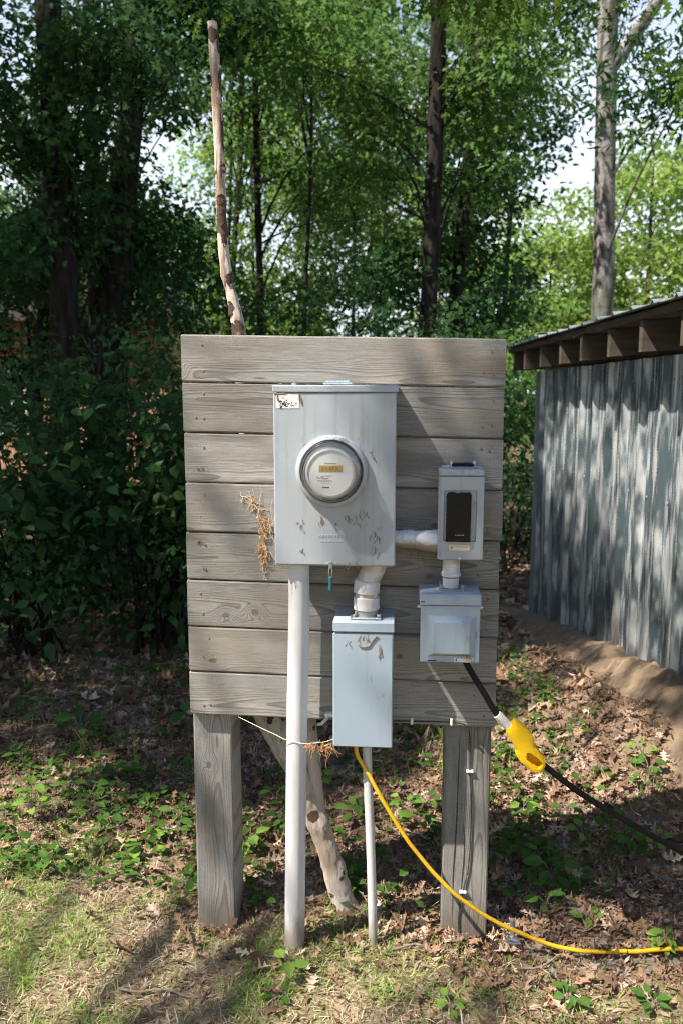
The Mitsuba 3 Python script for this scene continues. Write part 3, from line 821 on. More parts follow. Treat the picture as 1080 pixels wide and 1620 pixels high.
post(-0.461, -0.340, 0.0285, 0.166, 1.60, [], 1)
post(0.310, 0.450, 0.0285, 0.119, 1.60, [], 2)
# drying cracks of the right post, cut as thin dark slivers let into its face
for pts, wd in (([(0.354, 0.66), (0.353, 0.5), (0.350, 0.34), (0.343, 0.17), (0.345, 0.02)], 0.0042), ([(0.372, 0.36), (0.376, 0.27), (0.371, 0.18), (0.365, 0.10)], 0.003)):
    q = spline(pts, 22)
    wv = wd * np.sin(np.linspace(0.15, np.pi - 0.05, 22)) * (0.7 + 0.6 * rng.random(22))
    poly = Polygon(np.r_[np.c_[q[:, 0] - wv / 2, q[:, 1]], np.c_[q[:, 0] + wv / 2, q[:, 1]][::-1]])
    part(board, 'drying_crack', L(prism(poly, 0.0276, 0.04)), 'print_black')

# ------------------------------------------------------------------ dead leaning trunk behind the board
dead = thing('dead_tree', 'dead pale pole with peeling dark bark leaning behind the board, its forked foot below', 'dead tree')
main = spline([(0.035, 0.09, -0.06), (0.01, 0.10, 0.01), (-0.071, 0.125, 0.261), (-0.125, 0.14, 0.40), (-0.215, 0.16, 0.62), (-0.27, 0.19, 1.0), (-0.305, 0.21, 1.6), (-0.318, 0.22, 1.851), (-0.365, 0.25, 2.097), (-0.377, 0.27, 2.434), (-0.386, 0.28, 2.66), (-0.392, 0.28, 2.785)], 190)
main[:, 1] += 0.035
rad = np.interp(main[:, 2], [0, 0.6, 1.85, 2.1, 2.78], [0.037, 0.031, 0.020, 0.0165, 0.0145])
part(dead, 'trunk', tube(main, rad, 18, rough=0.34, seed=5), 'dead_wood', smooth=60)
st2 = spline([(-0.074, 0.16, 0.255), (-0.085, 0.18, 0.42), (-0.103, 0.21, 0.6), (-0.115, 0.27, 0.85), (-0.12, 0.28, 1.2)], 30)
part(dead, 'stem', tube(st2, np.linspace(0.024, 0.016, 30), 12, rough=0.15, seed=8), 'dead_wood', smooth=60)
st3 = spline([(-0.155, 0.19, 0.44), (-0.205, 0.195, 0.52), (-0.265, 0.20, 0.63), (-0.33, 0.21, 0.85)], 20)
part(dead, 'stem', tube(st3, np.linspace(0.024, 0.018, 20), 12, rough=0.15, seed=9), 'dead_wood', smooth=60)
for z, a0, sp, hh in ((1.93, -2.4, 1.6, 0.05), (2.02, -1.0, 2.0, 0.05), (2.14, -1.2, 1.3, 0.05), (2.195, -1.6, 1.3, 0.045), (2.255, -1.5, 2.3, 0.035), (2.36, -0.7, 2.0, 0.03), (2.47, -0.5, 0.8, 0.14), (2.60, -0.4, 1.0, 0.10), (2.72, -0.3, 1.0, 0.06), (1.87, -2.6, 1.4, 0.04)):
    k = int(np.argmin(np.abs(main[:, 2] - z)))
    c, rr = main[k], rad[k]
    pts = []
    for s in np.linspace(-1, 1, 7):
        for t in np.linspace(-1, 1, 7):
            e = 1 - 0.35 * rng.random() * (abs(s) > 0.9) - 0.3 * rng.random() * (abs(t) > 0.9)
            an = a0 + sp / 2 * s * e * math.sqrt(max(0.15, 1 - 0.8 * t * t))
            lift = rr * (1.10 + 0.25 * rng.random() * (abs(t) > 0.9))
            pts.append([c[0] + lift * math.cos(an), c[1] + lift * math.sin(an), c[2] + hh / 2 * t * e])
    g = np.array(pts)
    q = [[a * 7 + b, a * 7 + b + 1, (a + 1) * 7 + b + 1, (a + 1) * 7 + b] for a in range(6) for b in range(6)]
    inner = g.copy(); inner[:, :2] = c[:2] + (g[:, :2] - c[:2]) * 0.8
    part(dead, 'bark_flake', cat([(g, np.array(q)), (inner, np.array(q))]), 'bark_plate', smooth=40)

# ------------------------------------------------------------------ meter cabinet and meter
cab = thing('meter_cabinet', 'large grey steel meter cabinet, the biggest box on the board', 'electrical box')
part(cab, 'body', L(box((-0.010, -0.0565, 1.437), (0.328, 0.112, 0.492), 0.004)), 'grey_paint')
part(cab, 'cover', L(box((-0.010, -0.1165, 1.4325), (0.334, 0.008, 0.476), 0.003)), 'grey_paint')
part(cab, 'hood', L(cat([box((-0.008, -0.0585, 1.6865), (0.342, 0.121, 0.009), 0.003), box((-0.008, -0.1215, 1.6805), (0.342, 0.005, 0.018), 0.002)])), 'grey_paint')
part(cab, 'hub_cap', L(cat([box((-0.004, -0.055, 1.6945), (0.080, 0.075, 0.006), 0.003), box((-0.004, -0.055, 1.700), (0.066, 0.06, 0.006), 0.003)])), 'blue_grey_paint')
part(cab, 'screw', L(cat([box((-0.128, -0.055, 1.694), (0.014, 0.014, 0.006), 0.002), box((-0.128, -0.055, 1.699), (0.006, 0.006, 0.005), 0.001)])), 'zinc')
MU, MW = -0.017, 1.458


def facing(m, d=0.0):
    """Turns a mesh made about +z to face the camera side of the board, d metres before the cover."""
    m = as_mesh(m).copy()
    v = np.asarray(m.vertices)
    m.vertices = np.stack([MU + v[:, 0], -0.1205 - d - v[:, 2], MW + v[:, 1]], 1)
    return L(m)


part(cab, 'meter_collar', facing(lathe([(0.099, 0.0), (0.099, 0.008), (0.096, 0.016), (0.092, 0.021), (0.087, 0.023), (0.0845, 0.020), (0.0845, 0.0)], 64)), 'grey_paint', smooth=35)
part(cab, 'hasp', L(cat([box((-0.021, -0.121, 1.199), (0.034, 0.006, 0.006), 0.001), box((-0.021, -0.1245, 1.196), (0.010, 0.004, 0.020), 0.001)])), 'dull_zinc')
stk = part(cab, 'sticker', L(box((-0.137, -0.1212, 1.6465), (0.063, 0.0012, 0.037), 0.0003)), 'white_vinyl', label='white sticker with black scribbled marks and eaten edges')
sc = []
for k in range(30):
    u, w = rng.normal(-0.143, 0.014), rng.normal(1.6425, 0.0085)
    if -0.165 < u < -0.108 and 1.631 < w < 1.662:
        m = box((0, 0, 0), (rng.uniform(0.002, 0.009), 0.0008, rng.uniform(0.0015, 0.005)), 0.0001)
        m.apply_transform(trimesh.transformations.rotation_matrix(rng.normal() * 0.9, [0, 1, 0]))
        m.apply_translation([u, -0.1220, w]); sc.append(m)
part(stk, 'scribble', L(cat(sc)), 'print_black')
for u, w, rot in ((-0.166, 1.668, 0.1), (-0.164, 1.657, 1.5), (-0.105, 1.658, 1.55), (-0.1, 1.648, 1.4), (-0.15, 1.668, 0.0)):
    m = box((0, 0, 0), (0.018, 0.003, 0.004), 0.001)
    m.apply_transform(trimesh.transformations.rotation_matrix(rot, [0, 1, 0])); m.apply_translation([u, -0.1222, w])
    part(cab, 'rust_streak', L(m), 'mud')
# raised maker's plate, worn to unreadable ridges
em = []
for k in range(9):
    em.append(box((-0.052 + k * 0.0085, -0.1208, 1.278), (0.0052, 0.0022, 0.007 + 0.002 * (k % 2)), 0.0008))
for k in range(6):
    em.append(box((-0.045 + k * 0.0105, -0.1208, 1.262), (0.007, 0.0016, 0.004), 0.0006))
part(cab, 'embossed_mark', L(cat(em)), 'grey_paint')
# mud nests and dirt crusts stuck to the cover
r5 = np.random.default_rng(5)


def crust(u, w, n, su, sw, off=-0.1210, size=0.0023, mat='mud', down=2.2):
    out = []
    for _ in range(n):
        a = np.array([u + r5.normal() * su, off, w + r5.normal() * sw])
        pts = [a]
        for _ in range(4):
            pts.append(pts[-1] + np.array([r5.normal() * size, -abs(r5.normal()) * 0.0006, (r5.normal() - 0.4 * down) * size * 1.3]))
        out.append(tube(np.array(pts), r5.uniform(0.0004, 0.0009), 4))
    return L(cat(out))


for u, w, n, su, sw in ((0.062, 1.335, 12, 0.009, 0.015), (0.105, 1.272, 13, 0.006, 0.017), (0.026, 1.328, 7, 0.004, 0.006), (-0.045, 1.33, 6, 0.005, 0.009), (-0.108, 1.315, 5, 0.004, 0.006), (-0.008, 1.305, 4, 0.007, 0.005), (-0.10, 1.235, 4, 0.006, 0.006), (0.03, 1.20, 4, 0.012, 0.003), (-0.15, 1.197, 5, 0.02, 0.003), (0.095, 1.50, 4, 0.002, 0.012)):
    part(cab, 'mud_crust', crust(u, w, n, su, sw), 'mud', stuff=True)

meter = thing('electric_meter', 'round glass electricity meter with amber display set in the big cabinet', 'electricity meter')
part(meter, 'glass_cover', facing(lathe([(0.0835, 0.014), (0.0835, 0.026), (0.080, 0.030), (0.0795, 0.046), (0.077, 0.05), (0.0715, 0.053), (0.0705, 0.078), (0.067, 0.0835), (0.058, 0.0855), (0.03, 0.0865), (0.0005, 0.087)], 72)), 'meter_glass', smooth=40)
part(meter, 'rim', facing(lathe([(0.0842, 0.012), (0.0842, 0.027), (0.082, 0.0295), (0.0785, 0.0295), (0.0775, 0.012)], 64)), 'dark_metal', smooth=35)
part(meter, 'barrel', facing(lathe([(0.079, 0.0), (0.076, 0.014), (0.064, 0.018), (0.063, 0.058), (0.066, 0.060), (0.066, 0.064), (0.0605, 0.066), (0.060, 0.062)], 64)), 'barrel_grey', smooth=30)
fc = part(meter, 'face', facing(lathe([(0.0605, 0.060), (0.0605, 0.0625), (0.0005, 0.063)], 64)), 'meter_face', smooth=30)


def on_face(u, w, su, sw, d=0.0634, t=0.0008):
    return L(box((MU + u, -0.1205 - d, MW + w), (su, t, sw), 0.0002))


bz = part(meter, 'display', on_face(0.002, 0.012, 0.062, 0.0168, 0.0636, 0.0014), 'lcd', label='amber display strip')
part(bz, 'digits', cat([on_face(-0.018 + 0.0088 * k, 0.012, 0.0052, 0.0095, 0.0645) for k in range(5)]), 'lcd_dark')
pr = [on_face(0.001 + 0.0033 * (k - 4.5), 0.026, 0.0026, 0.0022) for k in range(10)]
part(meter, 'printing', cat(pr), 'print_grey')
pr = [on_face(-0.034 + 0.0055 * k, -0.0115 - 0.002 * (k % 2), 0.0042, 0.0028) for k in range(4)] + [on_face(-0.022 + 0.005 * k, -0.008, 0.003, 0.0025) for k in range(6)] + \
     [on_face(-0.02 + 0.0048 * k, -0.014, 0.0034, 0.003) for k in range(4)] + [on_face(-0.032 + 0.0036 * k, -0.0205, 0.0029, 0.0022) for k in range(11)] + [on_face(-0.018 + 0.005 * k, -0.0265, 0.0025, 0.0016) for k in range(4)]
part(meter, 'printing', cat(pr), 'print_grey')
part(meter, 'printing', cat([on_face(-0.018 + 0.0035 * k, -0.0385, 0.003, 0.0036 - 0.001 * (k % 2)) for k in range(5)]), 'print_black')

seal = thing('wire_seal', 'teal plastic seal hanging on a wire below the meter cabinet', 'seal')
part(seal, 'wire', L(tube(spline([(-0.024, -0.122, 1.192), (-0.026, -0.128, 1.176), (-0.0245, -0.126, 1.160), (-0.018, -0.126, 1.160), (-0.0165, -0.128, 1.176), (-0.019, -0.122, 1.192)], 24), 0.0011, 6)), 'zinc', smooth=60)
part(seal, 'tag', L(cat([tube([(-0.0212, -0.126, 1.164), (-0.0212, -0.126, 1.162), (-0.0212, -0.126, 1.126), (-0.0212, -0.126, 1.124)], [0.003, 0.0055, 0.0055, 0.003], 12)])), 'teal_plastic', smooth=35)

# ------------------------------------------------------------------ conduits
cond = thing('conduit', 'thick light grey conduit pipe running from the cabinet to the ground', 'conduit pipe')
q = spline([(-0.1165, -0.070, 1.196), (-0.1165, -0.070, 1.12), (-0.125, -0.070, 0.72), (-0.132, -0.070, 0.35), (-0.139, -0.070, -0.08)], 40)
part(cond, 'pipe', L(tube(q, 0.0305, 28)), 'grey_plastic', smooth=40)
cond2 = thing('conduit', 'thin grey conduit pipe from the lower middle box to the ground', 'conduit pipe')
q = spline([(0.078, -0.048, 0.668), (0.079, -0.048, 0.62), (0.0925, -0.050, 0.28), (0.102, -0.05, -0.06)], 24)
part(cond2, 'pipe', L(tube(q, 0.0135, 18)), 'grey_plastic', smooth=40)

elb = thing('conduit_elbow', 'bent plastic conduit fitting joining the cabinet to the lower middle box', 'conduit fitting')
part(elb, 'bend', L(tube(spline([(0.103, -0.06, 1.20), (0.098, -0.06, 1.178), (0.084, -0.06, 1.15), (0.077, -0.06, 1.125), (0.076, -0.06, 1.06)], 20), 0.0325, 26)), 'stained_plastic', smooth=40)
part(elb, 'collar', L(tube([(0.0785, -0.06, 1.142), (0.0782, -0.06, 1.140), (0.0755, -0.06, 1.106), (0.0755, -0.06, 1.104)], [0.034, 0.0370, 0.0370, 0.0335], 28)), 'grey_plastic', smooth=35)
part(elb, 'collar', L(tube([(0.076, -0.06, 1.094), (0.076, -0.06, 1.092), (0.076, -0.06, 1.058), (0.076, -0.06, 1.056)], [0.034, 0.0370, 0.0370, 0.0335], 28)), 'grey_plastic', smooth=35)
part(elb, 'locknut', L(tube([(0.076, -0.06, 1.056), (0.076, -0.06, 1.036)], 0.034, 24)), 'dull_zinc', smooth=35)
fl = part(elb, 'flange', L(cat([box((0.076, -0.06, 1.0365), (0.088, 0.078, 0.006), 0.002), box((0.040, -0.09, 1.043), (0.012, 0.012, 0.010), 0.002), box((0.112, -0.09, 1.043), (0.012, 0.012, 0.010), 0.002)])), 'dull_zinc')

rs = thing('conduit_riser', 'short upright conduit stack between the two right boxes', 'conduit fitting')
RU = 0.3145
part(rs, 'nipple', L(tube([(RU, -0.055, 1.216), (RU, -0.055, 1.190)], 0.0245, 22)), 'stained_plastic', smooth=40)
part(rs, 'coupling', L(tube([(RU, -0.055, 1.193), (RU, -0.055, 1.160), (RU, -0.055, 1.158)], [0.0245, 0.0245, 0.0235], 24)), 'grey_plastic', smooth=35)
part(rs, 'collar', L(tube([(RU, -0.055, 1.168), (RU, -0.055, 1.167), (RU, -0.055, 1.157), (RU, -0.055, 1.155)], [0.025, 0.0272, 0.0272, 0.025], 24)), 'grey_plastic', smooth=35)
part(rs, 'hub', L(tube([(RU, -0.055, 1.152), (RU, -0.055, 1.124)], [0.0235, 0.0225], 24)), 'grey_plastic', smooth=40)
part(rs, 'flange', L(cat([box((RU + 0.002, -0.055, 1.120), (0.070, 0.066, 0.005), 0.002), box((RU - 0.028, -0.076, 1.127), (0.010, 0.010, 0.014), 0.002), box((RU + 0.032, -0.076, 1.127), (0.010, 0.010, 0.014), 0.002), box((RU - 0.028, -0.03, 1.127), (0.010, 0.010, 0.014), 0.002)])), 'dull_zinc')

lk = thing('conduit_link', 'muddy sideways conduit fitting between the cabinet and the upper right box', 'conduit fitting')
part(lk, 'coupling', L(tube([(0.148, -0.06, 1.262), (0.212, -0.06, 1.262), (0.214, -0.06, 1.262)], [0.0235, 0.0235, 0.021], 24)), 'muddy_plastic', smooth=35)
part(lk, 'collar', L(tube([(0.176, -0.06, 1.262), (0.178, -0.06, 1.262), (0.208, -0.06, 1.262), (0.210, -0.06, 1.262)], [0.0235, 0.0255, 0.0255, 0.0235], 24)), 'muddy_plastic', smooth=35)
part(lk, 'elbow', L(tube([(0.212, -0.06, 1.259), (0.216, -0.06, 1.259), (0.275, -0.06, 1.256)], [0.022, 0.0255, 0.033], 24)), 'muddy_plastic', smooth=35)
part(lk, 'mud_drips', crust(0.225, 1.236, 26, 0.03, 0.006, off=-0.045, size=0.006), 'mud', stuff=True)

# ------------------------------------------------------------------ lower middle box
lb = thing('disconnect_box', 'tall pale blue-grey steel box hanging low in the middle below the elbow', 'electrical box')
part(lb, 'body', L(box((0.0705, -0.052, 0.845), (0.166, 0.104, 0.366), 0.003)), 'blue_grey_paint')
part(lb, 'cover', L(box((0.0685, -0.1075, 0.829), (0.170, 0.007, 0.338), 0.003)), 'blue_grey_paint')
part(lb, 'hood', L(cat([box((0.0705, -0.0555, 1.0305), (0.172, 0.115, 0.005), 0.002), box((0.0705, -0.1125, 1.0165), (0.172, 0.004, 0.027), 0.0015), box((-0.0145, -0.056, 1.0165), (0.003, 0.110, 0.027), 0.001), box((0.1555, -0.056, 1.0165), (0.003, 0.110, 0.027), 0.001)])), 'blue_grey_paint')
m = spline([(0.057, -0.1125, 0.965), (0.070, -0.1125, 0.958), (0.083, -0.1125, 0.962), (0.094, -0.1125, 0.975), (0.106, -0.1125, 0.988), (0.112, -0.1125, 0.990)], 20)
m[:, 1] += -0.001; m[:, 2] += rng.normal(size=20) * 0.0012
part(lb, 'dirt_trail', L(tube(m, 0.0017, 6)), 'mud', smooth=40)
for u, w, n, su, sw in ((0.07, 0.99, 8, 0.012, 0.006), (0.12, 0.945, 6, 0.004, 0.012), (0.03, 0.975, 3, 0.004, 0.004)):
    part(lb, 'dirt_crust', crust(u, w, n, su, sw, off=-0.1112, size=0.003), 'mud', stuff=True)

# ------------------------------------------------------------------ upper right box (breaker)
rb = thing('breaker_box', 'grey upper right box with a black window flap in its cover', 'electrical box')
part(rb, 'body', L(box((0.3365, -0.043, 1.333), (0.118, 0.086, 0.252), 0.003)), 'grey_paint')
part(rb, 'cap', L(cat([box((0.337, -0.047, 1.4535), (0.123, 0.094, 0.019), 0.003), box((0.333, -0.04, 1.4650), (0.100, 0.060, 0.005), 0.002)])), 'grey_paint')
W0, W1, D0, D1 = 0.2735, 0.3985, 1.2115, 1.4415
frame = Polygon([(W0, D0), (W1, D0), (W1, D1), (W0, D1)], [[(0.289, 1.262), (0.379, 1.262), (0.379, 1.404), (0.289, 1.404)]])
part(rb, 'cover', L(prism(frame, -0.096, -0.0865, 0.002)), 'grey_paint', smooth=30)
part(rb, 'recess', L(box((0.334, -0.0875, 1.333), (0.0895, 0.003, 0.1415), 0.0005)), 'grey_paint')
flap = Polygon([(0.296, 1.262), (0.3625, 1.262), (0.364, 1.392), (0.360, 1.400), (0.350, 1.397), (0.338, 1.399), (0.326, 1.396), (0.315, 1.400), (0.302, 1.399), (0.296, 1.392)])
part(rb, 'window_flap', L(prism(flap, -0.105, -0.089, 0.003)), 'black_plastic', smooth=30, label='black plastic window flap')
part(rb, 'flap_mark', L(cat([box((0.322 + 0.0036 * k, -0.1055, 1.281), (0.0026, 0.0008, 0.003), 0.0002) for k in range(7)])), 'print_grey')
sk = part(rb, 'sticker', L(box((0.3345, -0.0966, 1.2445), (0.057, 0.0010, 0.0155), 0.0003)), 'cream_vinyl', label='narrow cream sticker')
part(sk, 'printing', L(cat([box((0.3125, -0.0974, 1.2445), (0.0045, 0.0006, 0.006), 0.0002), box((0.3375, -0.0974, 1.247), (0.036, 0.0006, 0.0008), 0.0002)])), 'mud')
part(rb, 'gasket', L(cat([box((0.3415, -0.045, 1.4715), (0.064, 0.052, 0.008), 0.003)])), 'black_rubber')
for u in (0.309, 0.372):
    part(rb, 'screw', L(tube([(u, -0.066, 1.467), (u, -0.066, 1.4755), (u, -0.066, 1.476), (u, -0.066, 1.483), (u, -0.066, 1.4845)], [0.0028, 0.0028, 0.0052, 0.0046, 0.002], 12)), 'zinc', smooth=40)
for u in (0.302, 0.381):
    part(rb, 'rivet', L(tube([(u, -0.094, 1.4535), (u, -0.0955, 1.4535)], [0.0028, 0.002], 8)), 'dull_zinc')
part(rb, 'screw', L(tube([(0.3345, -0.096, 1.2155), (0.3345, -0.1005, 1.2155)], [0.0045, 0.0035], 12)), 'zinc')

# ------------------------------------------------------------------ lower right box (outlet cover)
ob = thing('outlet_box', 'lower right blue-grey box with a raised square panel and black cord below', 'electrical box')
part(ob, 'body', L(box((0.3105, -0.0600, 1.020), (0.158, 0.120, 0.190), 0.003)), 'blue_grey_paint')
part(ob, 'hood', L(cat([box((0.3105, -0.0655, 1.1165), (0.168, 0.135, 0.005), 0.002), box((0.3105, -0.132, 1.1025), (0.168, 0.004, 0.026), 0.0015), box((0.2275, -0.066, 1.1025), (0.003, 0.130, 0.026), 0.001), box((0.3935, -0.066, 1.1025), (0.003, 0.130, 0.026), 0.001)])), 'blue_grey_paint')
x0, x1, z0, z1 = 0.229, 0.3925, 0.9255, 1.0875
a = [(0.246, 0.9425), (0.381, 0.9425), (0.381, 1.0595), (0.246, 1.0595)]
b2 = [(0.2645, 0.9545), (0.363, 0.9545), (0.363, 1.0425), (0.2645, 1.0425)]
o4 = [(x0, z0), (x1, z0), (x1, z1), (x0, z1)]
rings = [[(u, -0.121, w) for u, w in o4], [(u, -0.1275, w) for u, w in o4], [(u + (0.0015 if u < 0.3 else -0.0015), -0.129, w + (0.0015 if w < 1.0 else -0.0015)) for u, w in o4],
         [(u, -0.129, w) for u, w in a], [(u, -0.1415, w) for u, w in b2]]
part(ob, 'cover', L(loft(rings)), 'blue_grey_paint')
sk = part(ob, 'sticker', L(box((0.349, -0.1297, 0.9325), (0.052, 0.0010, 0.0135), 0.0003)), 'white_vinyl', label='white sticker with a dark outline')
part(sk, 'printing', L(cat([box((0.349, -0.1305, 0.938), (0.046, 0.0006, 0.0009), 0.0002), box((0.349, -0.1305, 0.9275), (0.046, 0.0006, 0.0009), 0.0002), box((0.3285, -0.1305, 0.9325), (0.004, 0.0006, 0.006), 0.0002), box((0.3715, -0.1305, 0.9325), (0.0012, 0.0006, 0.008), 0.0002)])), 'print_black')
part(ob, 'slot', L(box((0.2625, -0.1294, 0.9300), (0.024, 0.0012, 0.0035), 0.0003)), 'print_black')
for u, s in ((0.2245, -1), (0.3965, 1)):
    part(ob, 'screw', L(tube([(u - s * 0.004, -0.110, 1.079), (u + s * 0.003, -0.110, 1.079), (u + s * 0.005, -0.110, 1.079)], [0.005, 0.005, 0.003], 10)), 'zinc')
part(ob, 'rust_streak', L(cat([box((0.378, -0.1296, 0.985), (0.003, 0.001, 0.034), 0.0003), box((0.382, -0.1296, 1.005), (0.002, 0.001, 0.02), 0.0003), box((0.2335, -0.1340, 1.0985), (0.012, 0.0012, 0.005), 0.0003)])), 'mud')
part(ob, 'dirt_ledge', L(cat([box((0.313, -0.1335, 0.9475), (0.102, 0.004, 0.002), 0.0005)])), 'mud')
part(ob, 'dirt_crust', crust(0.355, 0.952, 8, 0.006, 0.003, off=-0.137, size=0.003), 'mud', stuff=True)

# ------------------------------------------------------------------ cables
yc = thing('yellow_cable', 'yellow cable drooping from the lower middle box across the right post to the ground', 'cable')
q = spline([(0.050, -0.060, 0.70), (0.047, -0.062, 0.635), (0.089, -0.072, 0.554), (0.140, -0.078, 0.463), (0.212, -0.080, 0.347), (0.288, -0.080, 0.249), (0.383, -0.078, 0.162), (0.496, -0.075, 0.096), (0.609, -0.07, 0.048), (0.739, -0.07, 0.026), (0.86, -0.06, 0.026), (0.95, -0.05, 0.027), (1.06, -0.045, 0.03), (1.25, -0.03, 0.05), (1.6, 0.0, 0.42)], 110)
q[:, 1:] += 0.006 * (meshkit.fbm(np.c_[np.arange(110) * 0.16, np.zeros(110), np.zeros(110)], 3, 8)[:, None] - 0.5)
part(yc, 'jacket', L(tube(q, 0.0061, 12)), 'yellow_jacket', smooth=60)

pc = thing('power_cord', 'black power cord with a yellow pull-handle connector hanging from the lower right box', 'power cord')
def cord(pts, n):
    return L(tube(spline(pts, n), 0.0087, 14))
part(pc, 'cable', cord([(0.345, -0.078, 0.945), (0.361, -0.088, 0.910), (0.411, -0.098, 0.828), (0.450, -0.1, 0.765), (0.480, -0.1, 0.735), (0.495, -0.1, 0.722)], 40), 'black_rubber', smooth=60)
part(pc, 'cable', cord([(0.582, -0.1, 0.6215), (0.589, -0.1, 0.6155), (0.695, -0.1, 0.535), (0.840, -0.1, 0.448), (0.985, -0.1, 0.371), (1.30, -0.1, 0.25), (1.7, -0.12, 0.33), (2.0, -0.2, 0.30)], 60), 'black_rubber', smooth=60)
sl = part(pc, 'label_sleeve', L(tube([(0.449, -0.1, 0.7665), (0.450, -0.1, 0.7655), (0.483, -0.1, 0.731), (0.484, -0.1, 0.730)], [0.0105, 0.0128, 0.0128, 0.011], 18)), 'white_vinyl', smooth=40, label='white printed label wrapped round the cord')
tl = []
ax, cr = np.array([0.033, 0, -0.0345]) / math.hypot(0.033, 0.0345), np.array([0.0345, 0, 0.033]) / math.hypot(0.033, 0.0345)
for k in range(5):
    o = (k - 2) * 0.0042
    for s in range(7):
        if rng.random() < 0.8:
            c = np.array([0.4535, -0.1, 0.7615]) + ax * (0.004 + s * 0.0055) + cr * o
            c[1] -= math.sqrt(max(1e-8, 0.0131 ** 2 - o ** 2))
            m = box((0, 0, 0), (0.0045, 0.0008, 0.0011), 0.0001)
            m.apply_transform(trimesh.transformations.rotation_matrix(math.radians(46.3), [0, 1, 0])); m.apply_translation(c)
            tl.append(m)
part(sl, 'printing', L(cat(tl)), 'print_grey')
conn = Polygon([(0.474, 0.722), (0.491, 0.741), (0.500, 0.751), (0.510, 0.7465), (0.530, 0.732), (0.548, 0.714), (0.553, 0.700), (0.554, 0.685), (0.570, 0.662), (0.584, 0.643), (0.587, 0.627), (0.578, 0.608), (0.564, 0.602), (0.548, 0.606), (0.515, 0.635), (0.503, 0.655), (0.505, 0.671), (0.476, 0.711)]).buffer(0.004).buffer(-0.004)
body = prism(conn, -0.128, -0.072, 0.012)
bm = m3.Manifold(m3.Mesh(body.vertices.astype(np.float32), body.faces[:, ::-1].astype(np.uint32)))
if bm.volume() < 0:
    bm = m3.Manifold(m3.Mesh(body.vertices.astype(np.float32), body.faces.astype(np.uint32)))
rec = prism(Polygon([(0.531, 0.666), (0.540, 0.667), (0.561, 0.653), (0.578, 0.634), (0.573, 0.621), (0.566, 0.618), (0.549, 0.630), (0.530, 0.648)]), -0.15, -0.092)
rm = m3.Manifold(m3.Mesh(rec.vertices.astype(np.float32), rec.faces[:, ::-1].astype(np.uint32)))
if rm.volume() < 0:
    rm = m3.Manifold(m3.Mesh(rec.vertices.astype(np.float32), rec.faces.astype(np.uint32)))
part(pc, 'connector', L(bm - rm), 'yellow_grip', smooth=35, label='yellow moulded connector with a finger hole')

wr = thing('thin_wire', 'thin black wire stapled along the board bottom and down the right post', 'wire')
part(wr, 'strand', L(tube(spline([(0.148, -0.006, 0.700), (0.210, -0.005, 0.700), (0.327, -0.006, 0.701), (0.366, -0.005, 0.694), (0.380, -0.002, 0.672), (0.384, 0.021, 0.640), (0.387, 0.024, 0.535), (0.394, 0.024, 0.43), (0.394, 0.024, 0.33), (0.389, 0.024, 0.22), (0.374, 0.024, 0.138), (0.362, 0.024, 0.047), (0.366, 0.022, -0.02)], 80), 0.0021, 8)), 'faded_wire', smooth=60)
for u, v_, w, hz in ((0.210, -0.006, 0.701, 0), (0.327, -0.007, 0.702, 0), (0.387, 0.023, 0.535, 1), (0.374, 0.023, 0.140, 1)):
    s = (0.009, 0.010, 0.020) if not hz else (0.022, 0.010, 0.009)
    e = (0, 0.008) if not hz else (0.009, 0)
    part(wr, 'clip', L(cat([box((u, v_, w), s, 0.002), box((u + e[0], v_ - 0.005, w - e[1]), (0.004, 0.003, 0.004), 0.001)])), 'white_vinyl')
cl = thing('ground_clamp', 'small grey clamp and wire stub left of the lower middle box', 'clamp')
part(cl, 'bracket', L(cat([box((-0.034, -0.012, 0.7175), (0.030, 0.024, 0.010), 0.002)])), 'grey_plastic')
part(cl, 'stub', L(tube(spline([(-0.040, -0.012, 0.712), (-0.048, -0.012, 0.698), (-0.064, -0.012, 0.685), (-0.070, -0.01, 0.684)], 12), 0.0052, 8)), 'stained_plastic', smooth=50)

sr = thing('dry_string', 'pale dry strand with shrivelled leaf bits stretched across the thick conduit', 'dry strand')
part(sr, 'strand', L(tube(spline([(-0.31, -0.01, 0.70), (-0.192, -0.085, 0.682), (-0.149, -0.102, 0.671), (-0.103, -0.103, 0.663), (-0.048, -0.10, 0.667), (-0.016, -0.104, 0.680)], 50), 0.0011, 6)), 'pale_straw', smooth=60)
part(sr, 'dry_bits', cat([crust(-0.082, 0.661, 14, 0.008, 0.004, off=-0.103, size=0.004), crust(-0.038, 0.66, 26, 0.012, 0.005, off=-0.103, size=0.005)]), 'straw', stuff=True)

nest = thing('dry_roots', 'tangle of orange dry rootlets clinging to the planks left of the cabinet', 'dry roots')
sp_ = spline([(-0.290, 1.378), (-0.265, 1.354), (-0.245, 1.334), (-0.229, 1.308), (-0.228, 1.275), (-0.231, 1.225), (-0.227, 1.198), (-0.226, 1.15)], 60)
out, out2 = [], []
for k in range(115):
    i0 = int(np.clip(r5.choice([r5.normal(10, 5), r5.normal(27, 5), r5.normal(42, 7)]), 0, 57))
    a = np.array([sp_[i0, 0] + r5.normal() * 0.0045, -0.002, sp_[i0, 1] + r5.normal() * 0.006])
    pts = [a]
    hd = (sp_[min(i0 + 3, 59)] - sp_[max(i0 - 3, 0)]); hd /= np.linalg.norm(hd)
    for _ in range(5):
        pts.append(pts[-1] + np.array([hd[0] * 0.004 + r5.normal() * 0.004, -abs(r5.normal()) * 0.0010, hd[1] * 0.004 + r5.normal() * 0.004]))
    (out if r5.random() < 0.8 else out2).append(tube(np.array(pts), r5.uniform(0.0005, 0.0011), 4))
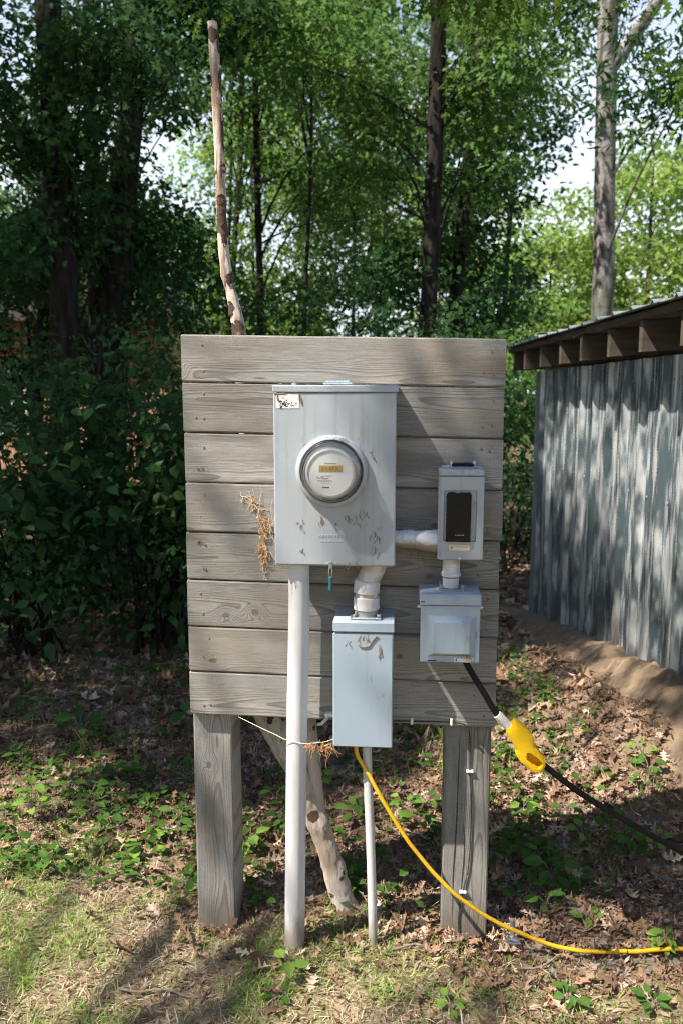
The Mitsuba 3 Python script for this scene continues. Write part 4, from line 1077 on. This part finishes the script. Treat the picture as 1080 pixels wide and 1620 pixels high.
for k in range(12):
    a = np.array([r5.uniform(-0.27, -0.19), -0.004, r5.uniform(1.28, 1.40)])
    out2.append(tube(np.array([a, a + [r5.normal() * 0.008, -0.004, -0.025], a + [r5.normal() * 0.012, -0.003, -0.06]]), 0.00045, 4))
part(nest, 'rootlets', L(cat(out)), 'straw', stuff=True)
part(nest, 'pale_fibres', L(cat(out2)), 'pale_straw', stuff=True)

rod = thing('ground_rod', 'short metal ground rod with a clamp beside the right post, behind the yellow cable', 'ground rod')
part(rod, 'rod', L(tube([(0.525, -0.02, -0.1), (0.523, -0.02, 0.085), (0.523, -0.02, 0.087)], [0.008, 0.008, 0.004], 12)), 'dull_zinc', smooth=40)
part(rod, 'clamp', L(cat([box((0.524, -0.025, 0.018), (0.03, 0.024, 0.022), 0.004), tube([(0.51, -0.04, 0.02), (0.545, -0.04, 0.02)], 0.005, 8)])), 'zinc')

# ------------------------------------------------------------------ ground cover
r7 = np.random.default_rng(7)
LITTER = np.array([(0.33, 0.21, 0.14), (0.43, 0.305, 0.22), (0.20, 0.125, 0.088), (0.52, 0.41, 0.33), (0.14, 0.09, 0.065), (0.38, 0.25, 0.17), (0.26, 0.17, 0.115)])


def litter_mask(x, y):
    a = meshkit.fbm(np.c_[x * 2.2, y * 2.2, 0 * x], 3, 21)
    lawn = sst(0.45, -0.2, y + 0.5 * x + 0.6 * (a - 0.5))
    shed_in = (x + 0.25 * (a - 0.5) > 1.36 - 0.035 * y) & (y < 4) & (y > 0.2)
    return np.where(shed_in, 0.0, (1 - 0.97 * lawn) * (0.55 + 0.9 * (a - 0.3)))


def scatter(n, x0, x1, y0, y1, mask):
    x, y = r7.uniform(x0, x1, n), r7.uniform(y0, y1, n)
    k = r7.random(n) < mask(x, y)
    return x[k], y[k]


def litter(n, area, size, template):
    x, y = scatter(n, *area, litter_mask)
    m = len(x)
    p = np.c_[x, y, gh(x, y) + 0.004 + 0.012 * r7.random(m) ** 2]
    al = np.c_[r7.normal(size=m), r7.normal(size=m), 0.22 * r7.normal(size=m)]
    up = unit(np.array([0, 0, 1.0]) + r7.normal(size=(m, 3)) * 0.26)
    col = LITTER[r7.integers(0, len(LITTER), m)] * r7.uniform(0.55, 1.2, m)[:, None]
    return lay(template, p, al, up, size * r7.uniform(0.45, 1.45, m), col, curl=np.c_[r7.normal(0.35, 0.5, m), r7.normal(0.1, 0.3, m)])


def fragments(n):
    x, y = r7.uniform(-1.6, 1.3, n), r7.uniform(-0.5, 0.8, n)
    p = np.c_[x, y, gh(x, y) + 0.004 + 0.01 * r7.random(n)]
    return lay(SLIM, p, np.c_[r7.normal(size=(n, 2)), 0.3 * r7.normal(size=n)], unit(np.array([0, 0, 1.0]) + r7.normal(size=(n, 3)) * 0.4), 0.022 * r7.uniform(0.4, 1.6, n), LITTER[r7.integers(0, 7, n)] * r7.uniform(0.4, 1.1, n)[:, None])


bufs = [litter(10500, (-1.6, 1.6, -0.5, 1.6), 0.068, OAK), litter(5200, (-2.8, 1.5, 1.4, 4.6), 0.09, LOBED), litter(14000, (-1.8, 1.6, -0.5, 2.4), 0.04, OAK), litter(16000, (-1.8, 1.6, -0.5, 2.4), 0.03, SLIM), fragments(7000), litter(7000, (-3, 2.2, 4.2, 9), 0.1, OVATE)]
for fx, fy, n in ((-0.39, 0.06, 90), (0.38, 0.02, 90), (-0.14, -0.07, 50), (0.10, -0.06, 40), (0.02, 0.12, 50)):      # leaves drifted round the feet
    an, ra = r7.uniform(0, 2 * np.pi, n), r7.uniform(0.05, 0.19, n)
    x, y = fx + ra * np.cos(an), fy + ra * np.sin(an)
    p = np.c_[x, y, gh(x, y) + 0.004 + 0.03 * r7.random(n) ** 2]
    bufs.append(lay(OAK, p, np.c_[r7.normal(size=(n, 2)), 0.35 * r7.normal(size=n)], unit(np.array([0, 0, 1.0]) + r7.normal(size=(n, 3)) * 0.4), 0.05 * r7.uniform(0.5, 1.5, n),
                    LITTER[r7.integers(0, 7, n)] * r7.uniform(0.6, 1.2, n)[:, None], curl=np.c_[r7.normal(0.4, 0.5, n), r7.normal(0.2, 0.3, n)]))
leaf_part(None, 'leaf_litter', bufs, 'dead_leaf')
labels['leaf_litter'] = {'kind': 'stuff', 'label': 'brown oak leaf litter covering the forest floor', 'category': 'leaf litter'}


def lawn_mask(x, y):
    a = meshkit.fbm(np.c_[x * 2.2, y * 2.2, 0 * x], 3, 21)
    return sst(0.62, -0.25, y + 0.5 * x + 0.6 * (a - 0.5)) * (0.9 - 0.55 * sst(0.0, 0.6, x))


BLADE = (np.array([[0, 0.5, 0], [0, -0.5, 0], [0.55, 0.38, 0.10], [0.55, -0.38, 0.10], [1, 0, 0.28]]), np.array([[0, 1, 3], [0, 3, 2], [2, 3, 4]]))


def blades(x, y, length, width, tilt, pal, jit):
    m = len(x)
    p = np.c_[x, y, gh(x, y) - 0.002]
    az = r7.uniform(0, 2 * np.pi, m)
    t = np.clip(r7.normal(tilt, 0.25, m), 0.05, 1.5)
    al = np.c_[np.cos(az) * np.cos(t), np.sin(az) * np.cos(t), np.sin(t)]
    up = np.c_[-np.cos(az) * np.sin(t), -np.sin(az) * np.sin(t), np.cos(t)]
    ln = length * r7.uniform(0.5, 1.4, m)
    tv, tf = BLADE
    b_ = np.cross(up, al)
    v = p[:, None] + ln[:, None, None] * (tv[None, :, 0, None] * al[:, None] - tv[None, :, 2, None] * up[:, None]) + (width * r7.uniform(0.6, 1.3, m))[:, None, None] * tv[None, :, 1, None] * b_[:, None]
    f = tf[None] + (np.arange(m) * 5)[:, None, None]
    col = np.asarray(pal)[r7.integers(0, len(pal), m)] * r7.uniform(0.7, 1.25, m)[:, None]
    return v.reshape(-1, 3), f.reshape(-1, 3), np.repeat(col, 5, 0)


TAN = [(0.46, 0.38, 0.26), (0.33, 0.26, 0.17), (0.62, 0.55, 0.41), (0.17, 0.13, 0.085)]
GRN = [(0.22, 0.33, 0.08), (0.30, 0.40, 0.11), (0.16, 0.27, 0.06)]
x, y = scatter(115000, -1.6, 1.2, -0.55, 0.75, lawn_mask)
dry = blades(x, y, 0.042, 0.0032, 0.24, TAN, 0)
x, y = scatter(75000, -1.7, 1.3, -0.6, 0.9, lambda x, y: lawn_mask(x, y) * sst(0.42, 0.64, meshkit.fbm(np.c_[x * 5, y * 5, 0 * x], 3, 33)))
grn = blades(x, y, 0.046, 0.0030, 0.62, GRN, 0)
leaf_part(None, 'grass', [dry, grn], 'grass_blade')
labels['grass'] = {'kind': 'stuff', 'label': 'thin lawn of straw-coloured and green grass in the foreground', 'category': 'grass'}
tx, ty = scatter(260, -1.8, 1.5, 0.2, 2.6, lambda x, y: np.where(x > 1.2, 0, 0.5 + 0 * x))
x, y = np.repeat(tx, 14) + r7.normal(size=len(tx) * 14) * 0.03, np.repeat(ty, 14) + r7.normal(size=len(tx) * 14) * 0.03
leaf_part(None, 'wood_grass', [blades(x, y, 0.10, 0.0030, 0.9, GRN, 0)], 'grass_blade')
labels['wood_grass'] = {'kind': 'stuff', 'label': 'scattered green grass blades among the leaf litter behind the board', 'category': 'grass'}

# small creeping weeds that nobody could count
x, y = scatter(2000, -2.2, 1.35, 0.12, 3.2, lambda x, y: (0.2 + 0.75 * sst(0.45, 0.6, meshkit.fbm(np.c_[x * 1.6, y * 1.6, 0 * x], 3, 41))) * (x < 1.08))
k5 = np.repeat(np.arange(len(x)), 5)
m = len(k5)
p = np.c_[x[k5] + r7.normal(size=m) * 0.025, y[k5] + r7.normal(size=m) * 0.025, 0 * k5]
p[:, 2] = gh(p[:, 0], p[:, 1]) + 0.015 + 0.05 * r7.random(m)
weeds = lay(OVATE, p, np.c_[r7.normal(size=(m, 2)), 0.2 + 0.2 * r7.normal(size=m)], unit(np.array([0, 0, 1.0]) + r7.normal(size=(m, 3)) * 0.3), 0.034 * r7.uniform(0.6, 1.5, m),
            np.array([0.075, 0.155, 0.035]) * r7.uniform(0.7, 1.6, m)[:, None])
leaf_part(None, 'weeds', [weeds], 'leaf')
labels['weeds'] = {'kind': 'stuff', 'label': 'low green weeds scattered over the shaded leaf litter', 'category': 'weeds'}

x, y = scatter(900, 0.45, 1.15, -0.2, 0.6, lambda x, y: sst(0.38, 0.6, meshkit.fbm(np.c_[x * 5, y * 5, 0 * x], 3, 51)))
st = []
for xx, yy in zip(x[:420], y[:420]):
    s = trimesh.creation.icosphere(subdivisions=1, radius=r7.uniform(0.004, 0.010))
    s.vertices = s.vertices * r7.uniform(0.6, 1.2, 3) + [xx, yy, float(gh(xx, yy)) + 0.003]
    st.append(s)
part(None, 'gravel', cat(st), 'stone')
labels['gravel'] = {'kind': 'stuff', 'label': 'grey gravel mixed in the soil right of the ground rod', 'category': 'gravel'}


def seedling(px, py, label, n, size, h, tint, seed, group=None, template=OVATE):
    r = np.random.default_rng(seed)
    d = FWD * 1305 + np.array([1.0, 0, 0]) * (px - 540) - np.array([0, math.sin(PITCH), math.cos(PITCH)]) * (py - 810)
    g = EYE + d * (-EYE[2] / d[2])
    g[2] = float(gh(g[0], g[1]))
    t = thing('seedling', label, 'plant', group)
    st = []
    for k in range(n):
        f = (k + 1) / n
        az = k * 2.4 + r.normal() * 0.4
        a = g + [r.normal() * 0.006, r.normal() * 0.006, -0.01]
        tip = g + np.array([math.cos(az), math.sin(az), 0]) * size * 0.55 * r.uniform(0.5, 1.1) + [0, 0, h * (0.3 + 0.7 * f)]
        st.append(tube(spline([a, (a + tip) / 2 + [0, 0, 0.25 * h], tip], 5), 0.0014, 4))
        v, fa, c = lay(template, tip[None], np.array([[math.cos(az), math.sin(az), 0.15 * r.normal()]]), unit(np.array([[0, -0.3, 1.0]]) + r.normal(size=(1, 3)) * 0.25), size * r.uniform(0.75, 1.2), (np.array(tint) * r.uniform(0.8, 1.3))[None])
        part(t, 'leaf', (v, fa), 'leaf', color=c)
    part(t, 'stalk', cat(st), 'twig_bark')
    return t


BR, MD = (0.20, 0.34, 0.07), (0.09, 0.19, 0.045)
seedling(52, 1300, 'pale green leggy seedling at the left edge, tallest plant of the litter there', 14, 0.055, 0.16, BR, 301)
seedling(225, 1350, 'low plant with two big rounded leaves left of the left post', 4, 0.075, 0.05, BR, 302)
seedling(395, 1345, 'bright leafy plant just right of the left post', 7, 0.06, 0.07, BR, 303)
seedling(130, 1170, 'dark green leafy plant at the foot of the shrubs', 10, 0.085, 0.14, MD, 304)
seedling(300, 1160, 'green plant close to the left edge of the board bottom', 8, 0.07, 0.12, MD, 305)
seedling(1050, 1506, 'bright ferny plant where the yellow cable runs into the ground', 26, 0.034, 0.06, BR, 306)
seedling(1068, 1190, 'bright sprout on the dirt bank at the right edge', 9, 0.045, 0.07, BR, 307)
seedling(712, 1600, 'bright clover-like plant in front of the right post', 7, 0.035, 0.03, BR, 308)
seedling(875, 1400, 'broad-leaved dark weed in the shade right of the right post', 10, 0.07, 0.07, MD, 309)
seedling(845, 1370, 'broad-leaved weed beside the shadow edge right of the right post', 8, 0.065, 0.07, MD, 310)
seedling(920, 1345, 'pair of lit leaves under the black cord', 5, 0.055, 0.07, BR, 311)
seedling(455, 1545, 'single upright leaf plant at the foot of the thick conduit', 3, 0.05, 0.06, BR, 312)
seedling(440, 1580, 'flat green weed in front of the thick conduit', 6, 0.04, 0.02, MD, 313)
seedling(900, 1590, 'leafy weed at the bottom right of the photo', 8, 0.04, 0.035, MD, 314)
seedling(1030, 1600, 'leafy weed in the bottom right corner of the photo', 9, 0.042, 0.04, MD, 315)
seedling(560, 1300, 'green weed seen between the thin conduit and the thick one', 8, 0.06, 0.08, MD, 316)
seedling(640, 1290, 'green weed left of the right post behind the yellow cable', 8, 0.06, 0.08, BR, 317)
seedling(930, 1460, 'pale-leaved weed just above the yellow cable at right', 5, 0.04, 0.04, BR, 318)
ZONES = [(16, 10, 290, 1120, 1340, 'small green seedling in the leaf litter left of the left post', 'seedlings left of the posts'),
         (12, 790, 1060, 1280, 1450, 'small green seedling in the leaf litter right of the right post', 'seedlings right of the posts'),
         (9, 390, 690, 1180, 1320, 'small green seedling in the leaf litter seen between the two posts', 'seedlings between the posts')]
n = 0
for cnt, xa, xb, ya, yb, lab, grp in ZONES:
    for _ in range(cnt):
        seedling(r7.uniform(xa, xb), r7.uniform(ya, yb), lab, 6, 0.05, 0.07, MD if r7.random() < 0.7 else BR, 330 + n, grp)
        n += 1

for n, (px, py, ln, az, lab) in enumerate([(870, 1525, 0.20, 0.35, 'curved twig below the yellow cable at right'), (250, 1575, 0.22, -0.12, 'thin twig lying on the lawn at bottom left'), (660, 1500, 0.16, 0.1, 'twig at the foot of the right post'), (470, 1535, 0.22, -0.5, 'twig crossing the litter in front of the thick conduit'), (850, 1330, 0.20, 0.15, 'twig in the sunlit litter under the yellow connector')]):
    d = FWD * 1305 + np.array([1.0, 0, 0]) * (px - 540) - np.array([0, math.sin(PITCH), math.cos(PITCH)]) * (py - 810)
    g = EYE + d * (-EYE[2] / d[2])
    s = np.linspace(-0.5, 0.5, 12)
    pts = np.c_[g[0] + ln * s * math.cos(az), g[1] + ln * s * math.sin(az) + 0.012 * np.sin(s * 7 + n), 0 * s]
    pts[:, 2] = gh(pts[:, 0], pts[:, 1]) + 0.012
    tw = thing('twig', lab, 'twig')
    part(tw, 'stick', tube(pts, np.linspace(0.004, 0.0018, 12), 6, rough=0.1), 'twig_bark', smooth=60)
